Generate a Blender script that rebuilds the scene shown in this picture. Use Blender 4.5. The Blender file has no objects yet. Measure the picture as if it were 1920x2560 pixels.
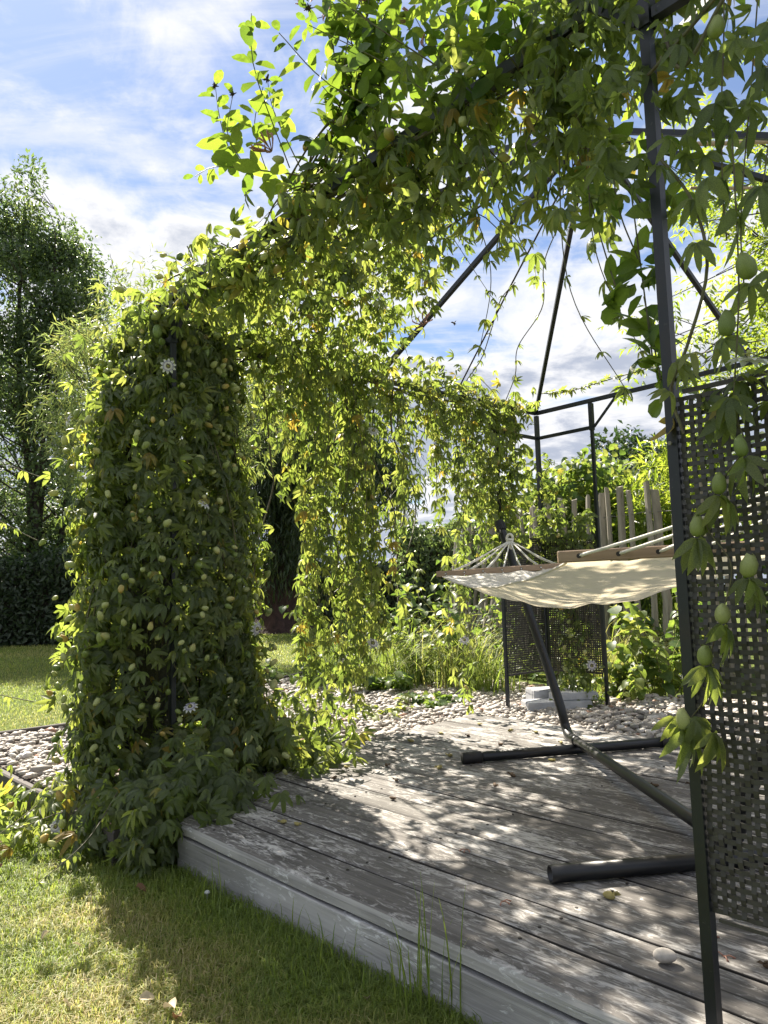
import bpy, math, random
import numpy as np
from mathutils import Vector, Matrix, Quaternion

random.seed(7)
rng = np.random.default_rng(11)
S = bpy.context.scene
COL = S.collection
R = math.radians

# ------------------------------------------------------------------ camera
EYE = 0.76
PITCH, ROLL = R(6.03), R(1.6)
F_PX, W_PX, H_PX = 1923.0, 1920.0, 2560.0
cam_d = bpy.data.cameras.new('camera')
cam = bpy.data.objects.new('camera', cam_d)
COL.objects.link(cam)
r0 = Vector((1, 0, 0)); u0 = Vector((0, -math.sin(PITCH), math.cos(PITCH))); fw = Vector((0, math.cos(PITCH), math.sin(PITCH)))
cr, sr = math.cos(ROLL), math.sin(ROLL)
rx = r0 * cr - u0 * sr
ux = r0 * sr + u0 * cr
cam.matrix_world = Matrix(((rx.x, ux.x, -fw.x, 0), (rx.y, ux.y, -fw.y, 0), (rx.z, ux.z, -fw.z, EYE), (0, 0, 0, 1)))
cam_d.sensor_fit = 'VERTICAL'
cam_d.sensor_height = 36.0
cam_d.sensor_width = 27.0
cam_d.lens = 36.0 * F_PX / H_PX
cam_d.clip_end = 3000
cam_d.clip_start = 0.05
S.camera = cam

# ------------------------------------------------------------------ sky, sun, exposure
SUN_AZ = Vector((-0.475, 0.88, 0)).normalized()     # horizontal direction towards the sun
SUN_EL = R(46)
S.view_settings.view_transform = 'Standard'
S.view_settings.look = 'None'
S.view_settings.gamma = 1.0
S.view_settings.use_curve_mapping = False
S.view_settings.exposure = 1.98

world = bpy.data.worlds.new('World')
S.world = world
world.use_nodes = True
nt = world.node_tree
nt.nodes.clear()


def N(tree, typ, **kw):
    n = tree.nodes.new(typ)
    for k, v in kw.items():
        if k == 'inp':
            for a, b in v.items():
                n.inputs[a].default_value = b
        else:
            setattr(n, k, v)
    return n


def ramp(tree, stops, interp='LINEAR'):
    n = tree.nodes.new('ShaderNodeValToRGB')
    cr_ = n.color_ramp
    cr_.interpolation = interp
    while len(cr_.elements) < len(stops):
        cr_.elements.new(0.5)
    for e, (p, c) in zip(cr_.elements, stops):
        e.position = p
        e.color = (*c, 1) if len(c) == 3 else c
    return n


def mathn(tree, op, a, b=None, c=None, clamp=False):
    n = tree.nodes.new('ShaderNodeMath')
    n.operation = op
    n.use_clamp = clamp
    for i, v in enumerate((a, b, c)):
        if v is None:
            continue
        if isinstance(v, (int, float)):
            n.inputs[i].default_value = v
        else:
            tree.links.new(v, n.inputs[i])
    return n.outputs[0]


def mixc(tree, fac, a, b, blend='MIX'):
    n = tree.nodes.new('ShaderNodeMix')
    n.data_type = 'RGBA'
    n.blend_type = blend
    for sock, v in ((n.inputs['Factor'], fac), (n.inputs[6], a), (n.inputs[7], b)):
        if isinstance(v, (int, float)):
            sock.default_value = v
        elif isinstance(v, tuple):
            sock.default_value = (*v, 1) if len(v) == 3 else v
        else:
            tree.links.new(v, sock)
    return n.outputs[2]


L_ = nt.links.new
out = N(nt, 'ShaderNodeOutputWorld')
bg = N(nt, 'ShaderNodeBackground')
bg.inputs['Strength'].default_value = 0.11
sky = N(nt, 'ShaderNodeTexSky', sky_type='NISHITA', sun_disc=False)
sky.sun_elevation = SUN_EL
sky.sun_rotation = math.atan2(SUN_AZ.x, SUN_AZ.y)
sky.air_density = 1.0
sky.dust_density = 0.25
sky.ozone_density = 1.6
tc = N(nt, 'ShaderNodeTexCoord')
sep = N(nt, 'ShaderNodeSeparateXYZ')
L_(tc.outputs['Generated'], sep.inputs[0])
zz = mathn(nt, 'ADD', mathn(nt, 'MAXIMUM', sep.outputs[2], 0.0), 0.16)
uu = mathn(nt, 'DIVIDE', sep.outputs[0], zz)
vv = mathn(nt, 'DIVIDE', sep.outputs[1], zz)
comb = N(nt, 'ShaderNodeCombineXYZ')
L_(uu, comb.inputs[0]); L_(vv, comb.inputs[1])


def cloud_noise(scale, loc, rot, aniso, detail, rough, dist):
    mp = N(nt, 'ShaderNodeMapping')
    mp.inputs['Location'].default_value = loc
    mp.inputs['Rotation'].default_value = (0, 0, rot)
    mp.inputs['Scale'].default_value = aniso
    L_(comb.outputs[0], mp.inputs['Vector'])
    nz = N(nt, 'ShaderNodeTexNoise')
    nz.inputs['Scale'].default_value = scale
    nz.inputs['Detail'].default_value = detail
    nz.inputs['Roughness'].default_value = rough
    nz.inputs['Distortion'].default_value = dist
    L_(mp.outputs[0], nz.inputs['Vector'])
    return nz.outputs['Fac']


CUM_LOC, CIR_LOC = (2.0, 9.5, 0), (0.4, 5.2, 0)
cum = cloud_noise(0.95, CUM_LOC, R(20), (1.0, 1.0, 1), 10, 0.60, 0.5)      # broad cumulus sheets
puf = cloud_noise(3.4, (7.7, 2.1, 0), R(5), (1.0, 1.0, 1), 8, 0.62, 0.6)   # their ragged lumps
cir = cloud_noise(1.5, CIR_LOC, R(-28), (0.55, 2.0, 1), 10, 0.62, 1.1)     # wind-combed streaks
low = mathn(nt, 'SUBTRACT', 1.0, mathn(nt, 'MULTIPLY', sep.outputs[2], 1.9), clamp=True)   # more cloud seen towards the horizon
cum2 = mathn(nt, 'ADD', mathn(nt, 'ADD', cum, mathn(nt, 'MULTIPLY', mathn(nt, 'SUBTRACT', puf, 0.5), 0.52)), mathn(nt, 'MULTIPLY', low, 0.22))


def smooth(v, lo, hi, top=1.0):
    n = N(nt, 'ShaderNodeMapRange', interpolation_type='SMOOTHSTEP')
    L_(v, n.inputs['Value'])
    n.inputs['From Min'].default_value = lo
    n.inputs['From Max'].default_value = hi
    n.inputs['To Max'].default_value = top
    return n.outputs[0]


cmask = smooth(cum2, 0.425, 0.585)
smask = smooth(cir, 0.44, 0.66, 0.8)
thick = smooth(cum2, 0.555, 0.70)
K = 2.45
ccol = mixc(nt, thick, (K * 1.0, K * 1.0, K * 1.02), (K * 0.50, K * 0.55, K * 0.67))
skyb = mixc(nt, 1.0, sky.outputs[0], (0.27, 0.305, 0.365), 'MULTIPLY')
skyb = mixc(nt, 0.16, skyb, (K * 0.66, K * 0.72, K * 0.84))      # thin high veil
c1 = mixc(nt, smask, skyb, (K * 0.84, K * 0.88, K * 0.96))
c2 = mixc(nt, cmask, c1, ccol)
c2 = mixc(nt, smooth(sep.outputs[2], 0.02, -0.02), c2, (K * 0.6, K * 0.64, K * 0.72))      # even haze below the skyline
L_(c2, bg.inputs['Color'])
L_(bg.outputs[0], out.inputs['Surface'])

sun_d = bpy.data.lights.new('sun', 'SUN')
sun_d.energy = 4.1
sun_d.angle = R(0.53)
sun_d.color = (1.0, 0.91, 0.78)
sun = bpy.data.objects.new('sun', sun_d)
COL.objects.link(sun)
sun_dir = (SUN_AZ * math.cos(SUN_EL) + Vector((0, 0, math.sin(SUN_EL))))
sun.rotation_euler = (-sun_dir).to_track_quat('-Z', 'Y').to_euler()
sun.location = sun_dir * 30

# ------------------------------------------------------------------ frame of the gazebo: t runs along the deck boards, o away across them
ANG = R(-48.5)
DT = np.array([math.cos(ANG), math.sin(ANG)])
DN = np.array([-DT[1], DT[0]])


def W(t, o, z=0.0):
    p = DT * t + DN * o
    return np.array([p[0], p[1], z])


def project(P):
    """photo pixel and depth of world points (N,3); used only to choose which leaves are built as separate parts"""
    P = np.asarray(P, float) - np.array([0, 0, EYE])
    Y = P @ np.array(fw); X = P @ np.array(rx); Z = P @ np.array(ux)
    Ys = np.where(Y > 0.05, Y, 0.05)
    return W_PX / 2 + F_PX * X / Ys, H_PX / 2 - F_PX * Z / Ys, Y


# ------------------------------------------------------------------ object helpers
def link(o, parent=None):
    """every object keeps its own world placement in location/rotation; the parent inverse undoes the parent's"""
    COL.objects.link(o)
    if parent is not None:
        o.parent = parent
        o.matrix_parent_inverse = parent.matrix_basis.inverted()
    return o


def thing(name, label, cat, loc=(0, 0, 0), group=None, kind=None):
    o = bpy.data.objects.new(name, None)
    COL.objects.link(o)
    o.location = [float(v) for v in loc]
    o.empty_display_size = 0.1
    o['label'] = label
    o['category'] = cat
    if group:
        o['group'] = group
    if kind:
        o['kind'] = kind
    return o


def tag(o, label, cat, group=None, kind=None):
    o['label'] = label
    o['category'] = cat
    if group:
        o['group'] = group
    if kind:
        o['kind'] = kind
    return o


def mesh(name, V, F, mats, smooth=False, attrs=None, midx=None):
    me = bpy.data.meshes.new(name)
    me.from_pydata([tuple(map(float, v)) for v in V], [], [tuple(map(int, f)) for f in F])
    for m in (mats if isinstance(mats, (list, tuple)) else [mats]):
        me.materials.append(m)
    if smooth:
        me.polygons.foreach_set('use_smooth', [True] * len(me.polygons))
    if midx is not None:
        me.polygons.foreach_set('material_index', [int(i) for i in midx])
    for k, a in (attrs or {}).items():
        at = me.attributes.new(k, 'FLOAT', 'POINT')
        at.data.foreach_set('value', np.asarray(a, dtype=np.float32))
    me.update()
    return me


def mesh_np(name, V, loops, sizes, mats, smooth=False, attrs=None, midx=None):
    """fast mesh from flat arrays"""
    me = bpy.data.meshes.new(name)
    V = np.ascontiguousarray(V, dtype=np.float32)
    loops = np.ascontiguousarray(loops, dtype=np.int32).ravel()
    sizes = np.ascontiguousarray(sizes, dtype=np.int32).ravel()
    me.vertices.add(len(V))
    me.vertices.foreach_set('co', V.ravel())
    me.loops.add(len(loops))
    me.loops.foreach_set('vertex_index', loops)
    me.polygons.add(len(sizes))
    starts = np.concatenate(([0], np.cumsum(sizes)[:-1])).astype(np.int32)
    me.polygons.foreach_set('loop_start', starts)
    if smooth:
        me.polygons.foreach_set('use_smooth', np.ones(len(sizes), dtype=bool))
    for m in (mats if isinstance(mats, (list, tuple)) else [mats]):
        me.materials.append(m)
    if midx is not None:
        me.polygons.foreach_set('material_index', np.ascontiguousarray(midx, dtype=np.int32))
    for k, a in (attrs or {}).items():
        at = me.attributes.new(k, 'FLOAT', 'POINT')
        at.data.foreach_set('value', np.ascontiguousarray(a, dtype=np.float32))
    me.update(calc_edges=True)
    return me


def obj(name, me, parent=None, loc=None, rot=None, kind=None):
    o = bpy.data.objects.new(name, me)
    if loc is not None:
        o.location = [float(v) for v in loc]
    if rot is not None:
        o.rotation_euler = rot
    link(o, parent)
    if kind:
        o['kind'] = kind
    return o


class MB:
    """collects simple solids into one mesh"""
    def __init__(s):
        s.V, s.F, s.M = [], [], []

    def add(s, V, F, m=0):
        b = len(s.V)
        s.V += [tuple(v) for v in V]
        s.F += [tuple(i + b for i in f) for f in F]
        s.M += [m] * len(F)
        return s

    def hexa(s, P, m=0):
        """eight corners: bottom four then top four, same winding"""
        return s.add(P, [(3, 2, 1, 0), (4, 5, 6, 7), (0, 1, 5, 4), (1, 2, 6, 5), (2, 3, 7, 6), (3, 0, 4, 7)], m)

    def beam(s, a, b, w, h, up=(0, 0, 1), m=0):
        a = np.array(a, float); b = np.array(b, float)
        d = b - a; d /= np.linalg.norm(d)
        u = np.array(up, float)
        if abs(u @ d) > 0.95 * np.linalg.norm(u):
            u = np.array([*DN, 0.0])
        u = u - d * (u @ d); u /= np.linalg.norm(u)
        v = np.cross(d, u)
        c = [v * w / 2 * i + u * h / 2 * j for i, j in ((-1, -1), (1, -1), (1, 1), (-1, 1))]
        return s.hexa([a + k for k in c] + [b + k for k in c], m)

    def tube(s, P, rad, n=6, cap=True, m=0):
        V, F = tube_vf(P, rad, n, cap)
        return s.add(V, F, m)

    def mesh(s, name, mats, smooth=False, attrs=None):
        return mesh(name, s.V, s.F, mats, smooth, attrs, s.M if any(s.M) else None)


def tube_vf(P, rad, n=6, cap=True):
    P = np.asarray(P, float)
    k = len(P)
    rad = np.full(k, rad, float) if np.isscalar(rad) else np.asarray(rad, float)
    T = np.gradient(P, axis=0)
    T /= np.linalg.norm(T, axis=1)[:, None] + 1e-12
    ref = np.array([0, 0, 1.0]) if abs(T[0][2]) < 0.9 else np.array([1.0, 0, 0])
    u = np.cross(T[0], ref); u /= np.linalg.norm(u)
    V = []
    ang = np.arange(n) * 2 * math.pi / n
    for i in range(k):
        u = u - T[i] * (u @ T[i]); u /= np.linalg.norm(u) + 1e-12
        v = np.cross(T[i], u)
        V += [P[i] + rad[i] * (math.cos(x) * u + math.sin(x) * v) for x in ang]
    F = []
    for i in range(k - 1):
        for j in range(n):
            F.append((i * n + j, i * n + (j + 1) % n, (i + 1) * n + (j + 1) % n, (i + 1) * n + j))
    if cap:
        F.append(tuple(range(n))[::-1]); F.append(tuple(range((k - 1) * n, k * n)))
    return V, F


def lathe_vf(prof, n=10, squash=None):
    V, F = [], []
    for (r, z) in prof:
        for j in range(n):
            a = j * 2 * math.pi / n
            V.append((r * math.cos(a), r * math.sin(a), z))
    for i in range(len(prof) - 1):
        for j in range(n):
            F.append((i * n + j, i * n + (j + 1) % n, (i + 1) * n + (j + 1) % n, (i + 1) * n + j))
    F.append(tuple(range(n))[::-1]); F.append(tuple(range((len(prof) - 1) * n, len(prof) * n)))
    return V, F


def curve_pts(P, n):
    """Catmull-Rom through control points"""
    P = [np.array(p, float) for p in P]
    Q = [2 * P[0] - P[1]] + P + [2 * P[-1] - P[-2]]
    outp = []
    seg = len(P) - 1
    for i in range(n):
        x = i / (n - 1) * seg
        k = min(int(x), seg - 1); f = x - k
        a, b, c, d = Q[k], Q[k + 1], Q[k + 2], Q[k + 3]
        outp.append(0.5 * (2 * b + (c - a) * f + (2 * a - 5 * b + 4 * c - d) * f * f + (3 * b - a - 3 * c + d) * f ** 3))
    return np.array(outp)


def vnoise(P, scale, seed=0):
    """smooth value noise 0..1 for points (N,2) or (N,3)"""
    P = np.asarray(P, float) * scale
    if P.shape[1] == 2:
        P = np.column_stack([P, np.zeros(len(P))])
    I = np.floor(P).astype(np.int64); f = P - I
    f = f * f * (3 - 2 * f)

    def h(x, y, z):
        n = (x * 374761393 + y * 668265263 + z * 2147483647 + seed * 974634777) & 0xffffffff
        n = ((n ^ (n >> 13)) * 1274126177) & 0xffffffff
        return ((n ^ (n >> 16)) & 0xffff) / 65535.0
    r = 0
    for dx in (0, 1):
        for dy in (0, 1):
            for dz in (0, 1):
                w = (f[:, 0] if dx else 1 - f[:, 0]) * (f[:, 1] if dy else 1 - f[:, 1]) * (f[:, 2] if dz else 1 - f[:, 2])
                r = r + w * h(I[:, 0] + dx, I[:, 1] + dy, I[:, 2] + dz)
    return r

# ------------------------------------------------------------------ materials
def new_mat(name):
    m = bpy.data.materials.new(name)
    m.use_nodes = True
    t = m.node_tree
    t.nodes.clear()
    o = t.nodes.new('ShaderNodeOutputMaterial')
    p = t.nodes.new('ShaderNodeBsdfPrincipled')
    t.links.new(p.outputs[0], o.inputs['Surface'])
    return m, t, p, o


def noise(t, scale, detail=4, rough=0.55, vec=None, dist=0.0):
    n = t.nodes.new('ShaderNodeTexNoise')
    n.inputs['Scale'].default_value = scale
    n.inputs['Detail'].default_value = detail
    n.inputs['Roughness'].default_value = rough
    n.inputs['Distortion'].default_value = dist
    if vec is not None:
        t.links.new(vec, n.inputs['Vector'])
    return n


def obj_vec(t, scale=(1, 1, 1), rnd=True, coord='Object'):
    tcn = t.nodes.new('ShaderNodeTexCoord')
    mp = t.nodes.new('ShaderNodeMapping')
    mp.inputs['Scale'].default_value = scale
    t.links.new(tcn.outputs[coord], mp.inputs['Vector'])
    if rnd:
        oi = t.nodes.new('ShaderNodeObjectInfo')
        mul = t.nodes.new('ShaderNodeVectorMath'); mul.operation = 'SCALE'
        cmb = t.nodes.new('ShaderNodeCombineXYZ')
        for i in range(3):
            t.links.new(mathn(t, 'MULTIPLY', oi.outputs['Random'], (37.0, 91.0, 53.0)[i]), cmb.inputs[i])
        t.links.new(cmb.outputs[0], mp.inputs['Location'])
    return mp.outputs[0]


def bump(t, p, h, strength, dist):
    b = t.nodes.new('ShaderNodeBump')
    b.inputs['Strength'].default_value = strength
    b.inputs['Distance'].default_value = dist
    t.links.new(h, b.inputs['Height'])
    t.links.new(b.outputs[0], p.inputs['Normal'])


def leaf_material(name, base, trans, rough=0.42, tfac=0.5, spec=0.4):
    m, t, p, o = new_mat(name)
    at = t.nodes.new('ShaderNodeAttribute'); at.attribute_name = 'tone'
    rib = t.nodes.new('ShaderNodeAttribute'); rib.attribute_name = 'rib'
    rb = ramp(t, base); rt = ramp(t, trans)
    t.links.new(at.outputs['Fac'], rb.inputs[0]); t.links.new(at.outputs['Fac'], rt.inputs[0])
    nz = noise(t, 55, 3, 0.6, obj_vec(t, rnd=False, coord='Object'))
    nr = ramp(t, [(0.35, (0.72, 0.72, 0.72)), (0.65, (1.2, 1.2, 1.2))])
    t.links.new(nz.outputs['Fac'], nr.inputs[0])
    cb = mixc(t, 1.0, rb.outputs[0], nr.outputs[0], 'MULTIPLY')
    ribf = mathn(t, 'MULTIPLY', mathn(t, 'POWER', rib.outputs['Fac'], 6.0), 0.35)
    cb = mixc(t, ribf, cb, (0.16, 0.2, 0.06))
    t.links.new(cb, p.inputs['Base Color'])
    p.inputs['Roughness'].default_value = rough
    p.inputs['Specular IOR Level'].default_value = spec
    tr = t.nodes.new('ShaderNodeBsdfTranslucent')
    ct = mixc(t, 1.0, rt.outputs[0], nr.outputs[0], 'MULTIPLY')
    t.links.new(ct, tr.inputs['Color'])
    mx = t.nodes.new('ShaderNodeMixShader')
    mx.inputs[0].default_value = tfac
    t.links.new(p.outputs[0], mx.inputs[1]); t.links.new(tr.outputs[0], mx.inputs[2])
    t.links.new(mx.outputs[0], o.inputs['Surface'])
    return m


M = {}
M['vine_leaf'] = leaf_material('vine_leaf',
    [(0.0, (0.064, 0.084, 0.044)), (0.5, (0.094, 0.124, 0.050)), (0.86, (0.14, 0.16, 0.062)), (0.95, (0.22, 0.20, 0.05)), (1.0, (0.24, 0.18, 0.05))],
    [(0.0, (0.19, 0.28, 0.045)), (0.5, (0.36, 0.46, 0.07)), (0.86, (0.52, 0.57, 0.11)), (0.95, (0.62, 0.55, 0.07)), (1.0, (0.58, 0.42, 0.06))], rough=0.46, tfac=0.5, spec=0.5)
M['woodbine_leaf'] = leaf_material('woodbine_leaf',
    [(0.0, (0.026, 0.060, 0.022)), (0.5, (0.045, 0.095, 0.028)), (0.86, (0.085, 0.135, 0.035)), (1.0, (0.22, 0.18, 0.03))],
    [(0.0, (0.16, 0.27, 0.03)), (0.5, (0.30, 0.44, 0.04)), (0.86, (0.42, 0.52, 0.06)), (1.0, (0.6, 0.45, 0.05))], rough=0.4, tfac=0.5)
M['tree_leaf'] = leaf_material('tree_leaf',
    [(0.0, (0.050, 0.078, 0.050)), (0.5, (0.080, 0.115, 0.062)), (1.0, (0.12, 0.15, 0.07))],
    [(0.0, (0.12, 0.20, 0.06)), (0.5, (0.23, 0.34, 0.09)), (1.0, (0.40, 0.46, 0.12))], rough=0.4, tfac=0.42)
M['willow_leaf'] = leaf_material('willow_leaf',
    [(0.0, (0.09, 0.12, 0.07)), (0.5, (0.14, 0.175, 0.09)), (1.0, (0.19, 0.21, 0.10))],
    [(0.0, (0.24, 0.34, 0.10)), (0.5, (0.36, 0.46, 0.12)), (1.0, (0.5, 0.5, 0.12))], rough=0.45, tfac=0.45)
M['lime_leaf'] = leaf_material('lime_leaf',
    [(0.0, (0.05, 0.09, 0.02)), (0.5, (0.085, 0.13, 0.028)), (1.0, (0.14, 0.17, 0.04))],
    [(0.0, (0.26, 0.38, 0.03)), (0.5, (0.42, 0.54, 0.05)), (1.0, (0.55, 0.60, 0.08))], rough=0.4, tfac=0.55)
M['hedge_leaf'] = leaf_material('hedge_leaf',
    [(0.0, (0.022, 0.040, 0.024)), (0.5, (0.040, 0.062, 0.034)), (1.0, (0.07, 0.09, 0.04))],
    [(0.0, (0.03, 0.07, 0.02)), (0.5, (0.06, 0.12, 0.025)), (1.0, (0.15, 0.2, 0.04))], rough=0.4, tfac=0.35)
M['weed_leaf'] = leaf_material('weed_leaf',
    [(0.0, (0.035, 0.075, 0.025)), (0.5, (0.065, 0.115, 0.035)), (1.0, (0.12, 0.16, 0.05))],
    [(0.0, (0.16, 0.28, 0.04)), (0.5, (0.30, 0.42, 0.06)), (1.0, (0.48, 0.50, 0.10))], rough=0.45, tfac=0.45)
M['grass'] = leaf_material('grass',
    [(0.0, (0.065, 0.120, 0.024)), (0.45, (0.16, 0.210, 0.045)), (0.75, (0.32, 0.30, 0.11)), (1.0, (0.48, 0.40, 0.23))],
    [(0.0, (0.22, 0.38, 0.04)), (0.45, (0.44, 0.56, 0.08)), (0.75, (0.62, 0.58, 0.18)), (1.0, (0.68, 0.56, 0.30))], rough=0.5, tfac=0.4)

# painted steel
m, t, p, o = new_mat('black_steel')
nz = noise(t, 18, 5, 0.6, obj_vec(t))
rp = ramp(t, [(0.3, (0.0045, 0.007, 0.011)), (0.7, (0.008, 0.012, 0.018))])
t.links.new(nz.outputs['Fac'], rp.inputs[0])
sp_ = noise(t, 95, 4, 0.7, obj_vec(t))
spr = t.nodes.new('ShaderNodeMapRange'); t.links.new(sp_.outputs['Fac'], spr.inputs['Value'])
spr.inputs['From Min'].default_value = 0.63; spr.inputs['From Max'].default_value = 0.72
ru_ = noise(t, 5, 5, 0.65, obj_vec(t))
rur = t.nodes.new('ShaderNodeMapRange'); t.links.new(ru_.outputs['Fac'], rur.inputs['Value'])
rur.inputs['From Min'].default_value = 0.58; rur.inputs['From Max'].default_value = 0.75
c_ = mixc(t, mathn(t, 'MULTIPLY', spr.outputs[0], 0.7), rp.outputs[0], (0.075, 0.075, 0.072))
c_ = mixc(t, mathn(t, 'MULTIPLY', rur.outputs[0], 0.5), c_, (0.030, 0.017, 0.011))
t.links.new(c_, p.inputs['Base Color'])
p.inputs['Roughness'].default_value = 0.42
nz2 = noise(t, 160, 3, 0.6, obj_vec(t))
bump(t, p, nz2.outputs['Fac'], 0.12, 0.001)
M['black_steel'] = m

m, t, p, o = new_mat('stand_steel')
nz = noise(t, 9, 5, 0.65, obj_vec(t))
rp = ramp(t, [(0.3, (0.0045, 0.0055, 0.007)), (0.62, (0.009, 0.010, 0.012)), (0.8, (0.022, 0.021, 0.020))])
t.links.new(nz.outputs['Fac'], rp.inputs[0]); t.links.new(rp.outputs[0], p.inputs['Base Color'])
p.inputs['Roughness'].default_value = 0.38
M['stand_steel'] = m

m, t, p, o = new_mat('stand_rubber')
p.inputs['Base Color'].default_value = (0.010, 0.010, 0.011, 1); p.inputs['Roughness'].default_value = 0.6
M['stand_rubber'] = m

m, t, p, o = new_mat('woven_resin')
nz = noise(t, 30, 4, 0.6, obj_vec(t, (1, 1, 1)))
rp = ramp(t, [(0.3, (0.028, 0.026, 0.0245)), (0.7, (0.058, 0.054, 0.050))])
t.links.new(nz.outputs['Fac'], rp.inputs[0]); t.links.new(rp.outputs[0], p.inputs['Base Color'])
p.inputs['Roughness'].default_value = 0.55
M['woven_resin'] = m


def wood_mat(name, dark, mid, light, flake, flake_lo, flake_hi, rough=0.8, grain=38.0):
    m, t, p, o = new_mat(name)
    v1 = obj_vec(t, (1.3, grain, grain))
    v2 = obj_vec(t, (1.6, 5.0, 5.0))
    v3 = obj_vec(t, (19.0, 64.0, 64.0))
    v4 = obj_vec(t, (3.0, 7.5, 7.5))
    g = noise(t, 1.0, 6, 0.65, v1, 0.8)
    b = noise(t, 1.0, 5, 0.6, v2, 0.6)
    f = noise(t, 1.0, 7, 0.68, v3, 1.1)
    pz = noise(t, 1.0, 4, 0.6, v4, 0.4)
    r1 = ramp(t, [(0.30, dark), (0.52, mid), (0.74, light)])
    mixv = mathn(t, 'ADD', mathn(t, 'MULTIPLY', g.outputs['Fac'], 0.55), mathn(t, 'MULTIPLY', b.outputs['Fac'], 0.45))
    t.links.new(mixv, r1.inputs[0])
    mr = t.nodes.new('ShaderNodeMapRange')
    t.links.new(mathn(t, 'ADD', mathn(t, 'MULTIPLY', f.outputs['Fac'], 0.6), mathn(t, 'MULTIPLY', pz.outputs['Fac'], 0.4)), mr.inputs['Value'])
    mr.inputs['From Min'].default_value = flake_lo; mr.inputs['From Max'].default_value = flake_hi
    col = mixc(t, mr.outputs[0], r1.outputs[0], flake)
    # open dark checks along the grain
    v5 = obj_vec(t, (0.9, 60.0, 60.0))
    ck = noise(t, 1.0, 3, 0.5, v5, 1.4)
    ckr = t.nodes.new('ShaderNodeMapRange')
    t.links.new(ck.outputs['Fac'], ckr.inputs['Value'])
    ckr.inputs['From Min'].default_value = 0.36; ckr.inputs['From Max'].default_value = 0.30
    col = mixc(t, mathn(t, 'MULTIPLY', ckr.outputs[0], 0.7), col, tuple(c * 0.45 for c in dark))
    # green-black algae stains in broad patches
    al = noise(t, 1.0, 4, 0.6, obj_vec(t, (1.1, 2.6, 2.6)), 0.5)
    alr = t.nodes.new('ShaderNodeMapRange')
    t.links.new(al.outputs['Fac'], alr.inputs['Value'])
    alr.inputs['From Min'].default_value = 0.56; alr.inputs['From Max'].default_value = 0.70
    col = mixc(t, mathn(t, 'MULTIPLY', alr.outputs[0], 0.45), col, (dark[0] * 0.8, dark[1] * 0.85, dark[2] * 0.75))
    t.links.new(col, p.inputs['Base Color'])
    p.inputs['Roughness'].default_value = rough
    p.inputs['Specular IOR Level'].default_value = 0.25
    hh = mathn(t, 'ADD', mathn(t, 'MULTIPLY', g.outputs['Fac'], 0.7), mathn(t, 'SUBTRACT', mathn(t, 'MULTIPLY', mr.outputs[0], 0.25), mathn(t, 'MULTIPLY', ckr.outputs[0], 0.5)))
    bump(t, p, hh, 0.55, 0.004)
    return m


M['deck_wood'] = wood_mat('deck_wood', (0.050, 0.0465, 0.043), (0.148, 0.139, 0.129), (0.31, 0.295, 0.275), (0.53, 0.515, 0.49), 0.495, 0.615, grain=58)
m, t, p, o = new_mat('gap_shade_grime')  # shade of the board gaps put into the colour, with some dirt
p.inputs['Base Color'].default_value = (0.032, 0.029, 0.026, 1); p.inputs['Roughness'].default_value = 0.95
M['gap_shade_grime'] = m
M['fascia_wood'] = wood_mat('fascia_wood', (0.11, 0.108, 0.105), (0.37, 0.365, 0.355), (0.50, 0.497, 0.485), (0.70, 0.71, 0.71), 0.55, 0.63, grain=58)
M['edging_wood'] = wood_mat('edging_wood', (0.05, 0.045, 0.042), (0.095, 0.085, 0.08), (0.17, 0.155, 0.15), (0.26, 0.25, 0.25), 0.58, 0.70)
M['pale_wood'] = wood_mat('pale_wood', (0.14, 0.125, 0.10), (0.28, 0.255, 0.215), (0.42, 0.39, 0.34), (0.48, 0.46, 0.42), 0.60, 0.72)
M['bar_wood'] = wood_mat('bar_wood', (0.24, 0.165, 0.11), (0.36, 0.26, 0.18), (0.44, 0.33, 0.235), (0.50, 0.40, 0.30), 0.62, 0.8, rough=0.6, grain=55)
M['cane'] = wood_mat('cane', (0.30, 0.22, 0.15), (0.42, 0.32, 0.22), (0.50, 0.40, 0.29), (0.55, 0.46, 0.34), 0.62, 0.8, rough=0.5)

m, t, p, o = new_mat('bark')
g = noise(t, 1.0, 6, 0.65, obj_vec(t, (9, 9, 2.2), rnd=False), 0.6)
rp = ramp(t, [(0.3, (0.018, 0.013, 0.010)), (0.6, (0.055, 0.042, 0.034)), (0.8, (0.10, 0.082, 0.066))])
t.links.new(g.outputs['Fac'], rp.inputs[0]); t.links.new(rp.outputs[0], p.inputs['Base Color'])
p.inputs['Roughness'].default_value = 0.9
bump(t, p, g.outputs['Fac'], 0.8, 0.03)
M['bark'] = m

m, t, p, o = new_mat('red_bark')
g = noise(t, 1.0, 6, 0.65, obj_vec(t, (7, 7, 1.0), rnd=False), 0.8)
rp = ramp(t, [(0.3, (0.020, 0.011, 0.009)), (0.6, (0.065, 0.034, 0.028)), (0.8, (0.12, 0.07, 0.06))])
t.links.new(g.outputs['Fac'], rp.inputs[0]); t.links.new(rp.outputs[0], p.inputs['Base Color'])
p.inputs['Roughness'].default_value = 0.9
bump(t, p, g.outputs['Fac'], 0.9, 0.06)
M['red_bark'] = m

m, t, p, o = new_mat('vine_stem')
g = noise(t, 40, 4, 0.6, obj_vec(t, rnd=False))
rp = ramp(t, [(0.35, (0.075, 0.055, 0.035)), (0.55, (0.10, 0.10, 0.04)), (0.75, (0.17, 0.12, 0.075))])
t.links.new(g.outputs['Fac'], rp.inputs[0]); t.links.new(rp.outputs[0], p.inputs['Base Color'])
p.inputs['Roughness'].default_value = 0.6
M['vine_stem'] = m

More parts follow.
